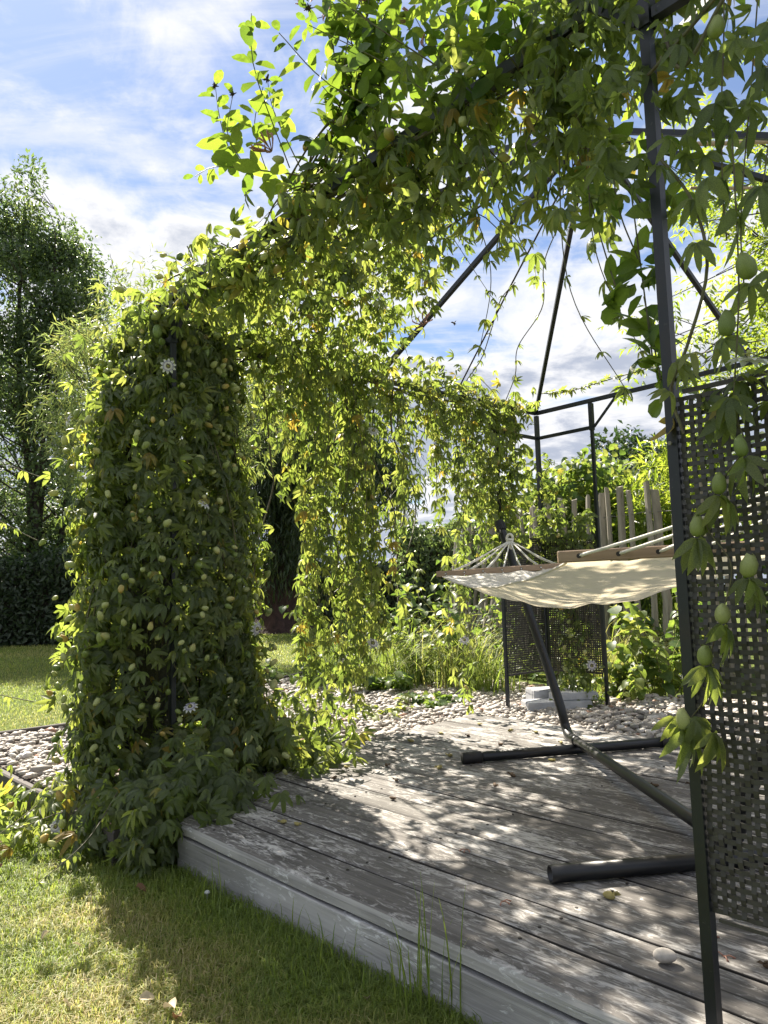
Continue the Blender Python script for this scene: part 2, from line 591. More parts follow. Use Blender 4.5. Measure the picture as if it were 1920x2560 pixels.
# pods, fruit, flowers: tone 0 green, 1 cream
m = leaf_material('pod', [(0.0, (0.11, 0.18, 0.05)), (0.5, (0.28, 0.34, 0.11)), (0.85, (0.50, 0.53, 0.24)), (1.0, (0.5, 0.36, 0.10))],
                  [(0.0, (0.20, 0.30, 0.05)), (0.5, (0.34, 0.40, 0.09)), (0.85, (0.5, 0.5, 0.2)), (1.0, (0.6, 0.4, 0.1))], rough=0.45, tfac=0.3)
M['pod'] = m
m, t, p, o = new_mat('fruit')
g = noise(t, 30, 4, 0.55, obj_vec(t))
rp = ramp(t, [(0.3, (0.13, 0.20, 0.075)), (0.7, (0.22, 0.29, 0.12))])
t.links.new(g.outputs['Fac'], rp.inputs[0]); t.links.new(rp.outputs[0], p.inputs['Base Color'])
p.inputs['Roughness'].default_value = 0.4; p.inputs['Subsurface Weight'].default_value = 0.0
M['fruit'] = m


def flat_mat(name, c, rough=0.6, trans=0.0):
    m, t, p, o = new_mat(name)
    g = noise(t, 60, 3, 0.6, obj_vec(t))
    rp = ramp(t, [(0.3, tuple(x * 0.85 for x in c)), (0.7, tuple(min(1, x * 1.12) for x in c))])
    t.links.new(g.outputs['Fac'], rp.inputs[0]); t.links.new(rp.outputs[0], p.inputs['Base Color'])
    p.inputs['Roughness'].default_value = rough
    if trans:
        tr = t.nodes.new('ShaderNodeBsdfTranslucent')
        t.links.new(rp.outputs[0], tr.inputs['Color'])
        mx = t.nodes.new('ShaderNodeMixShader'); mx.inputs[0].default_value = trans
        t.links.new(p.outputs[0], mx.inputs[1]); t.links.new(tr.outputs[0], mx.inputs[2])
        t.links.new(mx.outputs[0], o.inputs['Surface'])
    return m


M['petal'] = flat_mat('petal', (0.72, 0.74, 0.66), 0.6, 0.35)
M['corona_purple'] = flat_mat('corona_purple', (0.16, 0.11, 0.42), 0.6)
M['corona_white'] = flat_mat('corona_white', (0.75, 0.72, 0.72), 0.6)
M['corona_dark'] = flat_mat('corona_dark', (0.06, 0.02, 0.035), 0.6)
M['stamen'] = flat_mat('stamen', (0.40, 0.42, 0.12), 0.5)
M['coral_petal'] = flat_mat('coral_petal', (0.48, 0.26, 0.19), 0.5, 0.35)
M['seed_head'] = flat_mat('seed_head', (0.035, 0.025, 0.018), 0.8)
M['dry_pod'] = flat_mat('dry_pod', (0.28, 0.24, 0.085), 0.8)
M['brown_pod'] = flat_mat('brown_pod', (0.085, 0.055, 0.03), 0.85)
M['brown_leaf'] = flat_mat('brown_leaf', (0.16, 0.085, 0.04), 0.7, 0.2)
M['pale_leaf'] = flat_mat('pale_leaf', (0.48, 0.40, 0.26), 0.7, 0.2)
M['rope'] = flat_mat('rope', (0.72, 0.69, 0.62), 0.85)
M['iron'] = flat_mat('iron', (0.03, 0.025, 0.022), 0.5)
M['wire'] = flat_mat('wire', (0.16, 0.15, 0.14), 0.45)
M['white_petal'] = flat_mat('white_petal', (0.7, 0.72, 0.70), 0.6, 0.3)

m, t, p, o = new_mat('canvas')
wv = obj_vec(t, (1, 1, 1), rnd=False)
g1 = noise(t, 5, 4, 0.55, wv); g2 = noise(t, 240, 2, 0.5, wv)
rp = ramp(t, [(0.25, (0.70, 0.69, 0.64)), (0.7, (0.80, 0.79, 0.76))])
t.links.new(g1.outputs['Fac'], rp.inputs[0]); t.links.new(rp.outputs[0], p.inputs['Base Color'])
p.inputs['Roughness'].default_value = 0.85
g3 = noise(t, 2.6, 4, 0.6, obj_vec(t, (1, 3.2, 1), rnd=False), 0.7)
bump(t, p, mathn(t, 'ADD', g2.outputs['Fac'], mathn(t, 'MULTIPLY', g3.outputs['Fac'], 16.0)), 0.45, 0.004)
tr = t.nodes.new('ShaderNodeBsdfTranslucent'); tr.inputs['Color'].default_value = (0.78, 0.69, 0.50, 1)
mx = t.nodes.new('ShaderNodeMixShader'); mx.inputs[0].default_value = 0.40
t.links.new(p.outputs[0], mx.inputs[1]); t.links.new(tr.outputs[0], mx.inputs[2]); t.links.new(mx.outputs[0], o.inputs['Surface'])
M['canvas'] = m

m, t, p, o = new_mat('pebble')
at = t.nodes.new('ShaderNodeAttribute'); at.attribute_name = 'tone'
rp = ramp(t, [(0.0, (0.10, 0.095, 0.088)), (0.25, (0.21, 0.19, 0.17)), (0.5, (0.32, 0.285, 0.245)), (0.75, (0.42, 0.385, 0.34)), (0.92, (0.56, 0.54, 0.51)), (1.0, (0.33, 0.19, 0.13))])
t.links.new(at.outputs['Fac'], rp.inputs[0])
g = noise(t, 60, 5, 0.65, obj_vec(t, rnd=False))
gr = ramp(t, [(0.3, (0.78, 0.78, 0.78)), (0.7, (1.12, 1.12, 1.12))])
t.links.new(g.outputs['Fac'], gr.inputs[0])
t.links.new(mixc(t, 1.0, rp.outputs[0], gr.outputs[0], 'MULTIPLY'), p.inputs['Base Color'])
p.inputs['Roughness'].default_value = 0.65
bump(t, p, g.outputs['Fac'], 0.2, 0.003)
M['pebble'] = m

m, t, p, o = new_mat('gravel_base')
g = noise(t, 45, 5, 0.7, obj_vec(t, rnd=False))
rp = ramp(t, [(0.35, (0.03, 0.025, 0.02)), (0.65, (0.16, 0.13, 0.11))])
t.links.new(g.outputs['Fac'], rp.inputs[0]); t.links.new(rp.outputs[0], p.inputs['Base Color'])
p.inputs['Roughness'].default_value = 0.95
M['gravel_base'] = m

m, t, p, o = new_mat('concrete')
g = noise(t, 7, 6, 0.65, obj_vec(t)); g2 = noise(t, 90, 4, 0.6, obj_vec(t))
rp = ramp(t, [(0.3, (0.26, 0.27, 0.29)), (0.6, (0.42, 0.43, 0.45)), (0.8, (0.58, 0.58, 0.58))])
t.links.new(g.outputs['Fac'], rp.inputs[0]); t.links.new(rp.outputs[0], p.inputs['Base Color'])
p.inputs['Roughness'].default_value = 0.9
bump(t, p, g2.outputs['Fac'], 0.5, 0.004)
M['concrete'] = m

m, t, p, o = new_mat('lawn')
v = obj_vec(t, rnd=False)
a1 = noise(t, 0.9, 5, 0.6, v); a2 = noise(t, 60, 4, 0.7, v); a3 = noise(t, 7, 4, 0.6, v)
rp = ramp(t, [(0.30, (0.085, 0.140, 0.028)), (0.55, (0.17, 0.215, 0.050)), (0.75, (0.27, 0.26, 0.10))])
mv = mathn(t, 'ADD', mathn(t, 'MULTIPLY', a1.outputs['Fac'], 0.6), mathn(t, 'MULTIPLY', a3.outputs['Fac'], 0.4))
t.links.new(mv, rp.inputs[0])
dk = ramp(t, [(0.35, (0.45, 0.45, 0.45)), (0.65, (1.15, 1.15, 1.15))])
t.links.new(a2.outputs['Fac'], dk.inputs[0])
t.links.new(mixc(t, 1.0, rp.outputs[0], dk.outputs[0], 'MULTIPLY'), p.inputs['Base Color'])
p.inputs['Roughness'].default_value = 0.95
p.inputs['Specular IOR Level'].default_value = 0.1
bump(t, p, a2.outputs['Fac'], 1.0, 0.03)
M['lawn'] = m

m, t, p, o = new_mat('soil')
g = noise(t, 14, 6, 0.7, obj_vec(t, rnd=False))
rp = ramp(t, [(0.3, (0.012, 0.010, 0.007)), (0.7, (0.05, 0.042, 0.028))])
t.links.new(g.outputs['Fac'], rp.inputs[0]); t.links.new(rp.outputs[0], p.inputs['Base Color'])
p.inputs['Roughness'].default_value = 0.95
M['soil'] = m

# ------------------------------------------------------------------ leaves
def lobe(V, F, RB, L, wid, ang, droop, fold, base=0.0, n=2, wave=0.0, rs=None):
    """one pointed leaflet in the xy plane from the origin, axis at angle ang from +y; folded on its midrib, curling down"""
    b = len(V)
    ca, sa = math.cos(ang), math.sin(ang)

    def P(u, l):
        x, y = l, u
        z = -droop * u * u / max(L, 1e-6) + fold * abs(l)
        if rs is not None and l != 0:
            z += wave * rs.uniform(-1, 1)
        return (x * ca + y * sa, -x * sa + y * ca, z)
    V.append(P(base, 0)); RB.append(1.0)
    prof = {2: [(0.36, 0.92), (0.70, 0.80)], 3: [(0.20, 0.68), (0.52, 1.0), (0.82, 0.72)], 1: [(0.48, 1.0)]}[n]
    for (u, w) in prof:
        for sgn in (-1, 0, 1):
            V.append(P(base + u * (L - base), sgn * w * wid)); RB.append(0.0 if sgn else 1.0)
    V.append(P(L, 0)); RB.append(0.8)
    F.append((b, b + 2, b + 1)); F.append((b, b + 3, b + 2))
    for k in range(len(prof) - 1):
        q = b + 1 + 3 * k
        F.append((q, q + 1, q + 4, q + 3)); F.append((q + 1, q + 2, q + 5, q + 4))
    q = b + 1 + 3 * (len(prof) - 1); e = b + 1 + 3 * len(prof)
    F.append((q, q + 1, e)); F.append((q + 1, q + 2, e))


def palm_leaf(seed, fingers=5):
    """five-fingered leaf, unit span about 1, stalk at the origin"""
    rs = random.Random(seed)
    V, F, RB = [], [], []
    for a, l in () if fingers == 3 else ((0, 0.62), (0.66, 0.56), (-0.66, 0.56), (1.40, 0.40), (-1.40, 0.40)):
        lobe(V, F, RB, l * rs.uniform(0.85, 1.12), 0.086 * rs.uniform(0.85, 1.2), a + rs.uniform(-.14, .14), rs.uniform(0.45, 1.15), rs.uniform(0.1, 0.55), n=3, wave=0.012, rs=rs)
    if fingers == 3:
        for a, l in ((0, 0.60), (0.85, 0.46), (-0.85, 0.46)):
            lobe(V, F, RB, l * rs.uniform(0.85, 1.15), 0.105 * rs.uniform(0.85, 1.2), a + rs.uniform(-.2, .2), rs.uniform(0.3, 1.2), rs.uniform(0.1, 0.6), n=3, wave=0.02, rs=rs)
    return V, F, RB


def ovate_leaf(seed, wid=0.27, droop=0.25):
    rs = random.Random(seed)
    V, F, RB = [], [], []
    lobe(V, F, RB, 1.0, wid * rs.uniform(0.9, 1.1), 0, droop * rs.uniform(0.5, 1.6), rs.uniform(0.1, 0.5), n=3, wave=0.02, rs=rs)
    return V, F, RB


def lance_leaf(seed, wid=0.10, droop=0.35, n=2):
    rs = random.Random(seed)
    V, F, RB = [], [], []
    lobe(V, F, RB, 1.0, wid, 0, droop * rs.uniform(0.4, 1.5), rs.uniform(0.1, 0.5), n=n)
    return V, F, RB


def pinnate_leaf(seed, pairs=4):
    """feathered leaf of drooping pointed leaflets, unit length"""
    rs = random.Random(seed)
    V, F, RB = [], [], []
    for k in range(pairs):
        y = 0.18 + 0.62 * k / (pairs - 1)
        for sg in (-1, 1):
            b = len(V)
            lobe(V, F, RB, 0.34 * rs.uniform(0.85, 1.1), 0.055, sg * rs.uniform(0.8, 1.15), rs.uniform(0.2, 0.7), 0.3, n=1)
            for i in range(b, len(V)):
                V[i] = (V[i][0], V[i][1] + y, V[i][2] - 0.16 * y * y)
    b = len(V)
    lobe(V, F, RB, 0.34, 0.055, 0, 0.4, 0.3, n=1)
    for i in range(b, len(V)):
        V[i] = (V[i][0], V[i][1] + 0.84, V[i][2] - 0.16 * 0.8)
    # stalk
    b = len(V)
    for y in (0.0, 0.45, 0.86):
        for dx in (-0.006, 0.006):
            V.append((dx, y, -0.16 * y * y)); RB.append(1.0)
    F += [(b, b + 1, b + 3, b + 2), (b + 2, b + 3, b + 5, b + 4)]
    return V, F, RB


class Template:
    def __init__(s, VFR):
        V, F, RB = VFR
        s.V = np.array(V, float); s.F = F; s.RB = np.array(RB, float)
        s.loops = np.concatenate([np.array(f) for f in F]); s.sizes = np.array([len(f) for f in F])
        s.r = np.linalg.norm(s.V, axis=1).max()


PALM = [Template(palm_leaf(i)) for i in range(5)] + [Template(palm_leaf(9 + i, 3)) for i in range(2)]
OVATE = [Template(ovate_leaf(i)) for i in range(4)]
BROAD = [Template(ovate_leaf(20 + i, 0.40, 0.4)) for i in range(4)]
LANCE = [Template(lance_leaf(i)) for i in range(4)]
SMALL = [Template(lance_leaf(i, 0.24, 0.3, 1)) for i in range(4)]
SLIM = [Template(lance_leaf(i, 0.075, 0.4, 1)) for i in range(4)]
FEATHER = [Template(pinnate_leaf(i, 3 + i % 3)) for i in range(4)]


def unit(A):
    return A / (np.linalg.norm(A, axis=-1, keepdims=True) + 1e-9)


class Leaves:
    """gathers leaves (position, growth direction, face normal, size, tone) of one plant"""
    def __init__(s, templates, mat):
        s.T = templates; s.mat = mat
        s.P, s.D, s.Nn, s.S, s.Tn = [], [], [], [], []

    def add(s, P, D, Nn, size, tone):
        P = np.atleast_2d(P)
        n = len(P)
        s.P.append(P); s.D.append(np.broadcast_to(D, (n, 3))); s.Nn.append(np.broadcast_to(Nn, (n, 3)))
        s.S.append(np.broadcast_to(size, (n,))); s.Tn.append(np.broadcast_to(tone, (n,)))

    def count(s):
        return sum(len(p) for p in s.P)

    def arrays(s):
        P = np.concatenate(s.P); D = unit(np.concatenate(s.D)); Nn = np.concatenate(s.Nn)
        S_ = np.concatenate(s.S); T_ = np.clip(np.concatenate(s.Tn), 0, 1)
        Z = unit(Nn - D * np.sum(Nn * D, 1)[:, None])
        X = np.cross(D, Z)
        return P, X, D, Z, S_, T_

    def build(s, root, leaf_name='leaf', rest_name='foliage', parts=300):
        P, X, D, Z, S_, T_ = s.arrays()
        n = len(P)
        var = rng.integers(0, len(s.T), n)
        single = np.zeros(n, bool)
        if parts:
            x, y, dep = project(P + D * S_[:, None] * 0.3)
            ok = (x > 4) & (x < W_PX - 4) & (y > 4) & (y < H_PX - 4) & (dep > 0.3)
            px = S_ / np.maximum(dep, 0.1) * F_PX
            cell = (x // 26).astype(int) * 1000 + (y // 26).astype(int)
            order = np.argsort(dep)
            seen = {}
            for i in order:
                if ok[i] and cell[i] not in seen:
                    seen[cell[i]] = i
            first = np.array(list(seen.values()), dtype=int)
            first = first[np.argsort(-px[first])][:parts]
            single[first] = True
            tones = np.linspace(0, 1, 7)
            cache = {}
            for i in first:
                tq = int(round(T_[i] * 6)); k = (var[i], tq)
                if k not in cache:
                    tp = s.T[var[i]]
                    cache[k] = mesh_np(leaf_name, tp.V, tp.loops, tp.sizes, s.mat, True, {'tone': np.full(len(tp.V), tones[tq]), 'rib': tp.RB})
                o = bpy.data.objects.new(leaf_name, cache[k])
                mw = Matrix(((X[i][0], D[i][0], Z[i][0], 0), (X[i][1], D[i][1], Z[i][1], 0), (X[i][2], D[i][2], Z[i][2], 0), (0, 0, 0, 1)))
                o.rotation_mode = 'QUATERNION'
                o.location = P[i].tolist(); o.rotation_quaternion = mw.to_quaternion(); o.scale = (float(S_[i]),) * 3
                link(o, root)
        me = s.merged(rest_name, ~single, var, (P, X, D, Z, S_, T_))
        if me is None:
            return None
        return obj(rest_name, me, root, kind='stuff' if parts else None)

    def merged(s, name, mask, var, arr):
        P, X, D, Z, S_, T_ = arr
        Vs, Ls, Ss, Ts, Rs = [], [], [], [], []
        off = 0
        for v, tp in enumerate(s.T):
            I = np.where(mask & (var == v))[0]
            if not len(I):
                continue
            nv = len(tp.V)
            B = np.stack([X[I], D[I], Z[I]], axis=2)
            V = np.einsum('nij,vj->nvi', B, tp.V) * S_[I][:, None, None] + P[I][:, None, :]
            Vs.append(V.reshape(-1, 3))
            Ls.append((tp.loops[None, :] + (np.arange(len(I)) * nv)[:, None] + off).ravel())
            Ss.append(np.tile(tp.sizes, len(I)))
            Ts.append(np.repeat(T_[I], nv)); Rs.append(np.tile(tp.RB, len(I)))
            off += nv * len(I)
        if not Vs:
            return None
        return mesh_np(name, np.concatenate(Vs), np.concatenate(Ls), np.concatenate(Ss), s.mat, True,
                       {'tone': np.concatenate(Ts), 'rib': np.concatenate(Rs)})


def rnd_dirs(n):
    v = rng.normal(size=(n, 3))
    return unit(v)


UP = np.array([0, 0, 1.0])


def hang(n, outward, dn=0.8, out=0.6, jit=0.55):
    """growth directions of leaves hanging off a curtain, and their face normals"""
    dn = dn * 1.15; jit = jit * 0.9
    D = outward * out - UP * dn + rng.normal(size=(n, 3)) * jit
    Nn = outward * 0.8 + UP * 0.7 + rng.normal(size=(n, 3)) * 0.5
    return unit(D), unit(Nn)


def vine_tone(n, lo=0.0, hi=0.84, yellow=0.03):
    t = rng.uniform(lo, hi, n)
    k = rng.random(n) < yellow
    t[k] = rng.uniform(0.9, 1.0, k.sum())
    return t


class Stems:
    def __init__(s, n=5):
        s.V, s.L, s.n, s.off = [], [], n, 0

    def add(s, P, r):
        V, F = tube_vf(P, r, s.n, False)
        s.V.append(np.array(V)); s.L.append(np.array(F) + s.off); s.off += len(V)

    def build(s, name, root, mat, kind='stuff'):
        if not s.V:
            return None
        Lp = np.concatenate([l.reshape(-1) for l in s.L])
        me = mesh_np(name, np.concatenate(s.V), Lp, np.full(len(Lp) // 4, 4), mat, True)
        return obj(name, me, root, kind=kind)


def scatter_meshes(name, meshes, root, P, D, Z, size, cap=300, rest_name=None):
    """alike parts (pods, fruit, flowers) as objects that share meshes; D is the part's long (+z) axis"""
    outl = []
    for i in range(len(P)):
        o = bpy.data.objects.new(name, meshes[i % len(meshes)])
        o.rotation_mode = 'QUATERNION'
        o.location = [float(v) for v in P[i]]
        q = Vector(D[i]).to_track_quat('Z', 'Y') @ Quaternion((0, 0, 1), random.uniform(0, 6.28))
        o.rotation_quaternion = q
        k = float(size[i]); o.scale = (k, k, k)
        link(o, root)
        outl.append(o)
    return outl


def pod_mesh(seed):
    """closed bud in papery bracts: egg shape with ribs and a split tip, unit length along +z"""
    rs = random.Random(seed)
    n = 8
    V, F = [], []
    prof = [(0.04, -0.02), (0.21, 0.04), (0.32, 0.18), (0.365, 0.40), (0.345, 0.62), (0.27, 0.81), (0.17, 0.93)]
    for k, (r, z) in enumerate(prof):
        for j in range(n):
            a = j * 2 * math.pi / n
            rr = r * (1 + (0.10 if j % 2 else -0.06)) * rs.uniform(0.95, 1.05)
            tip = (0.07 * (j % 3) if k == 6 else 0)
            V.append((rr * math.cos(a), rr * math.sin(a) * 0.92, z + tip))
    for i in range(len(prof) - 1):
        for j in range(n):
            F.append((i * n + j, i * n + (j + 1) % n, (i + 1) * n + (j + 1) % n, (i + 1) * n + j))
    F.append(tuple(range(n))[::-1]); F.append(tuple(range((len(prof) - 1) * n, len(prof) * n)))
    tone = [0.12, 0.30, 0.45, 0.55, 0.62, 0.70, 0.50, 0.75, 0.80, 0.84, 0.78, 0.86, 0.90, 0.95][seed]
    return mesh('pod', V, F, M['pod'], True, {'tone': [tone + 0.1 * (v[2] - 0.5) for v in V], 'rib': [0] * len(V)})


PODS = [pod_mesh(i) for i in range(14)]


def fruit_mesh():
    prof = [(0.04, 0.0), (0.18, 0.03), (0.30, 0.16), (0.36, 0.36), (0.37, 0.55), (0.32, 0.77), (0.18, 0.94), (0.04, 1.0)]
    V, F = lathe_vf(prof, 12)
    mi = [0] * len(F)
    b = len(V)
    # withered calyx on top (the stalk end, z=0)
    for j in range(7):
        a = j * 0.9
        c, s = math.cos(a), math.sin(a)
        V += [(0.05 * c, 0.05 * s, -0.02), (0.22 * c - 0.08 * s, 0.22 * s + 0.08 * c, -0.10), (0.34 * c, 0.34 * s, -0.02 - 0.1 * (j % 3)), (0.22 * c + 0.08 * s, 0.22 * s - 0.08 * c, -0.08)]
        F.append((b, b + 1, b + 2, b + 3)); mi.append(1); b += 4
    return mesh('fruit', V, F, [M['fruit'], M['dry_pod']], True, None, mi)


FRUIT = fruit_mesh()


def passion_flower_mesh():
    """ten petals, ring of filaments banded dark, white and purple, and a raised column; unit diameter about 1, facing +z"""
    V, F, MI = [], [], []
    for j in range(10):
        a = j * 2 * math.pi / 10
        z0 = 0.02 * (j % 2)
        ca, sa = math.cos(a), math.sin(a)
        b = len(V)
        for (u, w, z) in ((0.06, 0.03, 0), (0.22, 0.085, 0.02), (0.38, 0.085, 0.01), (0.5, 0.02, -0.05)):
            for l in (-w, 0, w):
                V.append((u * ca - l * sa, u * sa + l * ca, z + z0 + abs(l) * 0.35 - 0.02))
        for k in range(3):
            q = b + 3 * k
            F += [(q, q + 3, q + 4, q + 1), (q + 1, q + 4, q + 5, q + 2)]; MI += [0, 0]
    for j in range(48):
        a = j * 2 * math.pi / 48 + 0.03 * (j % 2)
        ca, sa = math.cos(a), math.sin(a)
        st = [(0.07, 0.05), (0.15, 0.06), (0.25, 0.065), (0.35, 0.05 + 0.015 * (j % 3))]
        b = len(V)
        for u, z in st:
            for l in (-0.007, 0.007):
                V.append((u * ca - l * sa, u * sa + l * ca, z))
        for k in range(3):
            q = b + 2 * k
            F.append((q, q + 2, q + 3, q + 1)); MI.append((3, 2, 1)[k])
    vb = len(V)
    v, f = lathe_vf([(0.085, 0.03), (0.085, 0.06), (0.03, 0.08), (0.025, 0.17), (0.05, 0.21), (0.035, 0.25), (0.01, 0.26)], 10)
    V += v; F += [tuple(i + vb for i in q) for q in f]; MI += [4] * len(f)
    for j in range(5):
        a = j * 2 * math.pi / 5
        P = [(0.02 * math.cos(a), 0.02 * math.sin(a), 0.17), (0.10 * math.cos(a), 0.10 * math.sin(a), 0.17), (0.13 * math.cos(a), 0.13 * math.sin(a), 0.15)]
        v, f = tube_vf(P, [0.01, 0.01, 0.03], 5); b = len(V)
        V += v; F += [tuple(i + b for i in q) for q in f]; MI += [4] * len(f)
    for j in range(3):
        a = j * 2 * math.pi / 3 + 0.4
        P = [(0, 0, 0.25), (0.06 * math.cos(a), 0.06 * math.sin(a), 0.29), (0.13 * math.cos(a), 0.13 * math.sin(a), 0.26)]
        v, f = tube_vf(P, [0.012, 0.01, 0.025], 5); b = len(V)
        V += v; F += [tuple(i + b for i in q) for q in f]; MI += [3] * len(f)
    return mesh('flower', V, F, [M['petal'], M['corona_purple'], M['corona_white'], M['corona_dark'], M['stamen']], True, None, MI)


PFLOWER = passion_flower_mesh()


def woodbine_flower_mesh(seed):
    """cluster of coral trumpet flowers with curled lips"""
    rs = random.Random(seed)
    V, F = [], []
    for k in range(9):
        a = k * 0.7 + rs.uniform(-.2, .2)
        el = rs.uniform(0.1, 1.1)
        d = np.array([math.cos(a) * math.cos(el), math.sin(a) * math.cos(el), math.sin(el)])
        L = rs.uniform(0.7, 1.0)
        bend = np.array([-d[1], d[0], 0.6])
        P = [d * 0.03, d * 0.35 * L, d * 0.7 * L + bend * 0.05, d * 0.95 * L + bend * 0.18, d * 0.95 * L + bend * 0.38]
        v, f = tube_vf(P, [0.02, 0.028, 0.05, 0.06, 0.012], 5)
        b = len(V); V += [tuple(q) for q in v]; F += [tuple(i + b for i in q) for q in f]
    return mesh('flower', V, F, M['coral_petal'], True)


WFLOWER = [woodbine_flower_mesh(i) for i in range(2)]


def seed_head_mesh(seed):
    rs = random.Random(seed)
    V, F = [], []
    for k in range(16):
        d = unit(np.array([rs.gauss(0, 1), rs.gauss(0, 1), rs.gauss(0.4, 1)]))
        P = [d * 0.05, d * rs.uniform(0.3, 0.5)]
        v, f = tube_vf(P, [0.10, 0.03], 5)
        b = len(V); V += [tuple(q) for q in v]; F += [tuple(i + b for i in q) for q in f]
    return mesh('seed_head', V, F, M['seed_head'], False)


SEEDHEAD = [seed_head_mesh(i) for i in range(2)]

# ------------------------------------------------------------------ ground
Z_DECK, Z_GRAVEL, Z_LAWN = 0.0, -0.035, -0.16


def sheet(name, x0, x1, y0, y1, z, nx, ny, mat, amp=0.0, sc=0.3):
    xs = np.linspace(x0, x1, nx); ys = np.linspace(y0, y1, ny)
    X, Y = np.meshgrid(xs, ys)
    P = np.column_stack([X.ravel(), Y.ravel()])
    z_ = z + amp * (vnoise(P, sc, 3) - 0.5)
    V = np.column_stack([P, z_])
    i = np.arange(nx * ny).reshape(ny, nx)
    Q = np.stack([i[:-1, :-1], i[:-1, 1:], i[1:, 1:], i[1:, :-1]], -1).reshape(-1, 4)
    return mesh_np(name, V, Q, np.full(len(Q), 4), mat, True)


o = obj('lawn', sheet('lawn', -120, 120, -20, 260, Z_LAWN, 120, 140, M['lawn'], 0.0), kind='structure')

# gravel bed polygon in (t, o), flush with the deck, held by boards
GPOLY = [(-5.09, 1.16), (-2.72, 1.16), (-2.62, 1.44), (-3.05, 2.08), (-3.30, 3.62), (0.6, 3.62), (0.6, 7.2), (-2.6, 5.5), (-3.1, 5.10), (-4.5, 5.30), (-5.0, 4.75), (-5.6, 4.75), (-6.35, 4.55), (-6.03, 3.75), (-5.13, 1.9)]
gb = MB()
top = [W(t_, o_, Z_GRAVEL - 0.012) for t_, o_ in GPOLY]
bot = [W(t_, o_, Z_LAWN - 0.05) for t_, o_ in GPOLY]
n_ = len(GPOLY)
gb.add(top + bot, [tuple(range(n_))] + [(i, i + n_, (i + 1) % n_ + n_, (i + 1) % n_) for i in range(n_)])
obj('gravel_base', gb.mesh('gravel_base', M['gravel_base']), kind='structure')


def in_poly(T, O, poly):
    ins = np.zeros(len(T), bool)
    k = len(poly)
    for i in range(k):
        (a, b), (c, d) = poly[i], poly[(i + 1) % k]
        hit = ((b > O) != (d > O)) & (T < (c - a) * (O - b) / (d - b + 1e-12) + a)
        ins ^= hit
    return ins


def deck_left(o_):
    """left end of the deck boards at distance o_"""
    return float(np.interp(o_, [1.26, 2.05, 3.64], [-2.53, -3.06, -3.32]))


# pebbles
bm_ = None
import bmesh
bmx = bmesh.new(); bmesh.ops.create_icosphere(bmx, subdivisions=1, radius=1.0)
ICO_V = np.array([v.co[:] for v in bmx.verts]); ICO_F = np.array([[v.index for v in f.verts] for f in bmx.faces]); bmx.free()


def pebbles(T, O, zbase, smin, smax):
    n = len(T)
    V0 = ICO_V
    nv = len(V0)
    r = np.exp(rng.normal(-0.05, 0.42, n)); r = np.clip(r, 0.45, 2.1) * rng.uniform(smin, smax, n)
    ax = np.column_stack([rng.uniform(1.0, 1.5, n), rng.uniform(0.75, 1.05, n), rng.uniform(0.5, 0.8, n)]) * r[:, None]
    lump = 1 + 0.12 * rng.normal(size=(n, nv))
    V = V0[None] * lump[:, :, None] * ax[:, None, :]
    th = rng.uniform(0, 6.28, n); tl = rng.normal(0, 0.3, n)
    c, s = np.cos(th), np.sin(th); ct, st = np.cos(tl), np.sin(tl)
    x = V[:, :, 0]; y = V[:, :, 1] * ct[:, None] - V[:, :, 2] * st[:, None]; z = V[:, :, 1] * st[:, None] + V[:, :, 2] * ct[:, None]
    xx = x * c[:, None] - y * s[:, None]; yy = x * s[:, None] + y * c[:, None]
    XY = T[:, None] * DT[None] + O[:, None] * DN[None]
    V = np.stack([xx + XY[:, 0:1], yy + XY[:, 1:2], z + zbase[:, None]], -1).reshape(-1, 3)
    tone = np.clip(rng.beta(2.2, 1.6, n), 0, 0.95); tone[rng.random(n) < 0.03] = 1.0
    Fq = (ICO_F[None] + (np.arange(n) * nv)[:, None, None]).reshape(-1)
    return V, Fq, np.repeat(tone, nv)


T_ = rng.uniform(-6.5, 0.6, 90000); O_ = rng.uniform(1.1, 7.2, 90000)
k = in_poly(T_, O_, GPOLY)
dl = np.interp(O_, [1.0, 1.26, 2.05, 3.64, 3.65], [9, -2.53, -3.06, -3.32, 9])
under = (T_ > dl - 0.01) & (O_ > 1.2) & (O_ < 3.66)
k &= ~under
xy = T_[:, None] * DT + O_[:, None] * DN
k &= (xy[:, 1] > 0.8) & (np.abs(xy[:, 0]) < xy[:, 1] * 0.62 + 0.5)
k &= ~((O_ > 1.3) & (T_ < -4.9) & (O_ < 1.15))
T_, O_ = T_[k][:21000], O_[k][:21000]
pv, pf, pt = pebbles(T_, O_, Z_GRAVEL + rng.uniform(-0.012, 0.010, len(T_)), 0.0115, 0.0195)
obj('gravel', mesh_np('gravel', pv, pf, np.full(len(pf) // 3, 3), M['pebble'], True, {'tone': pt}), kind='stuff')

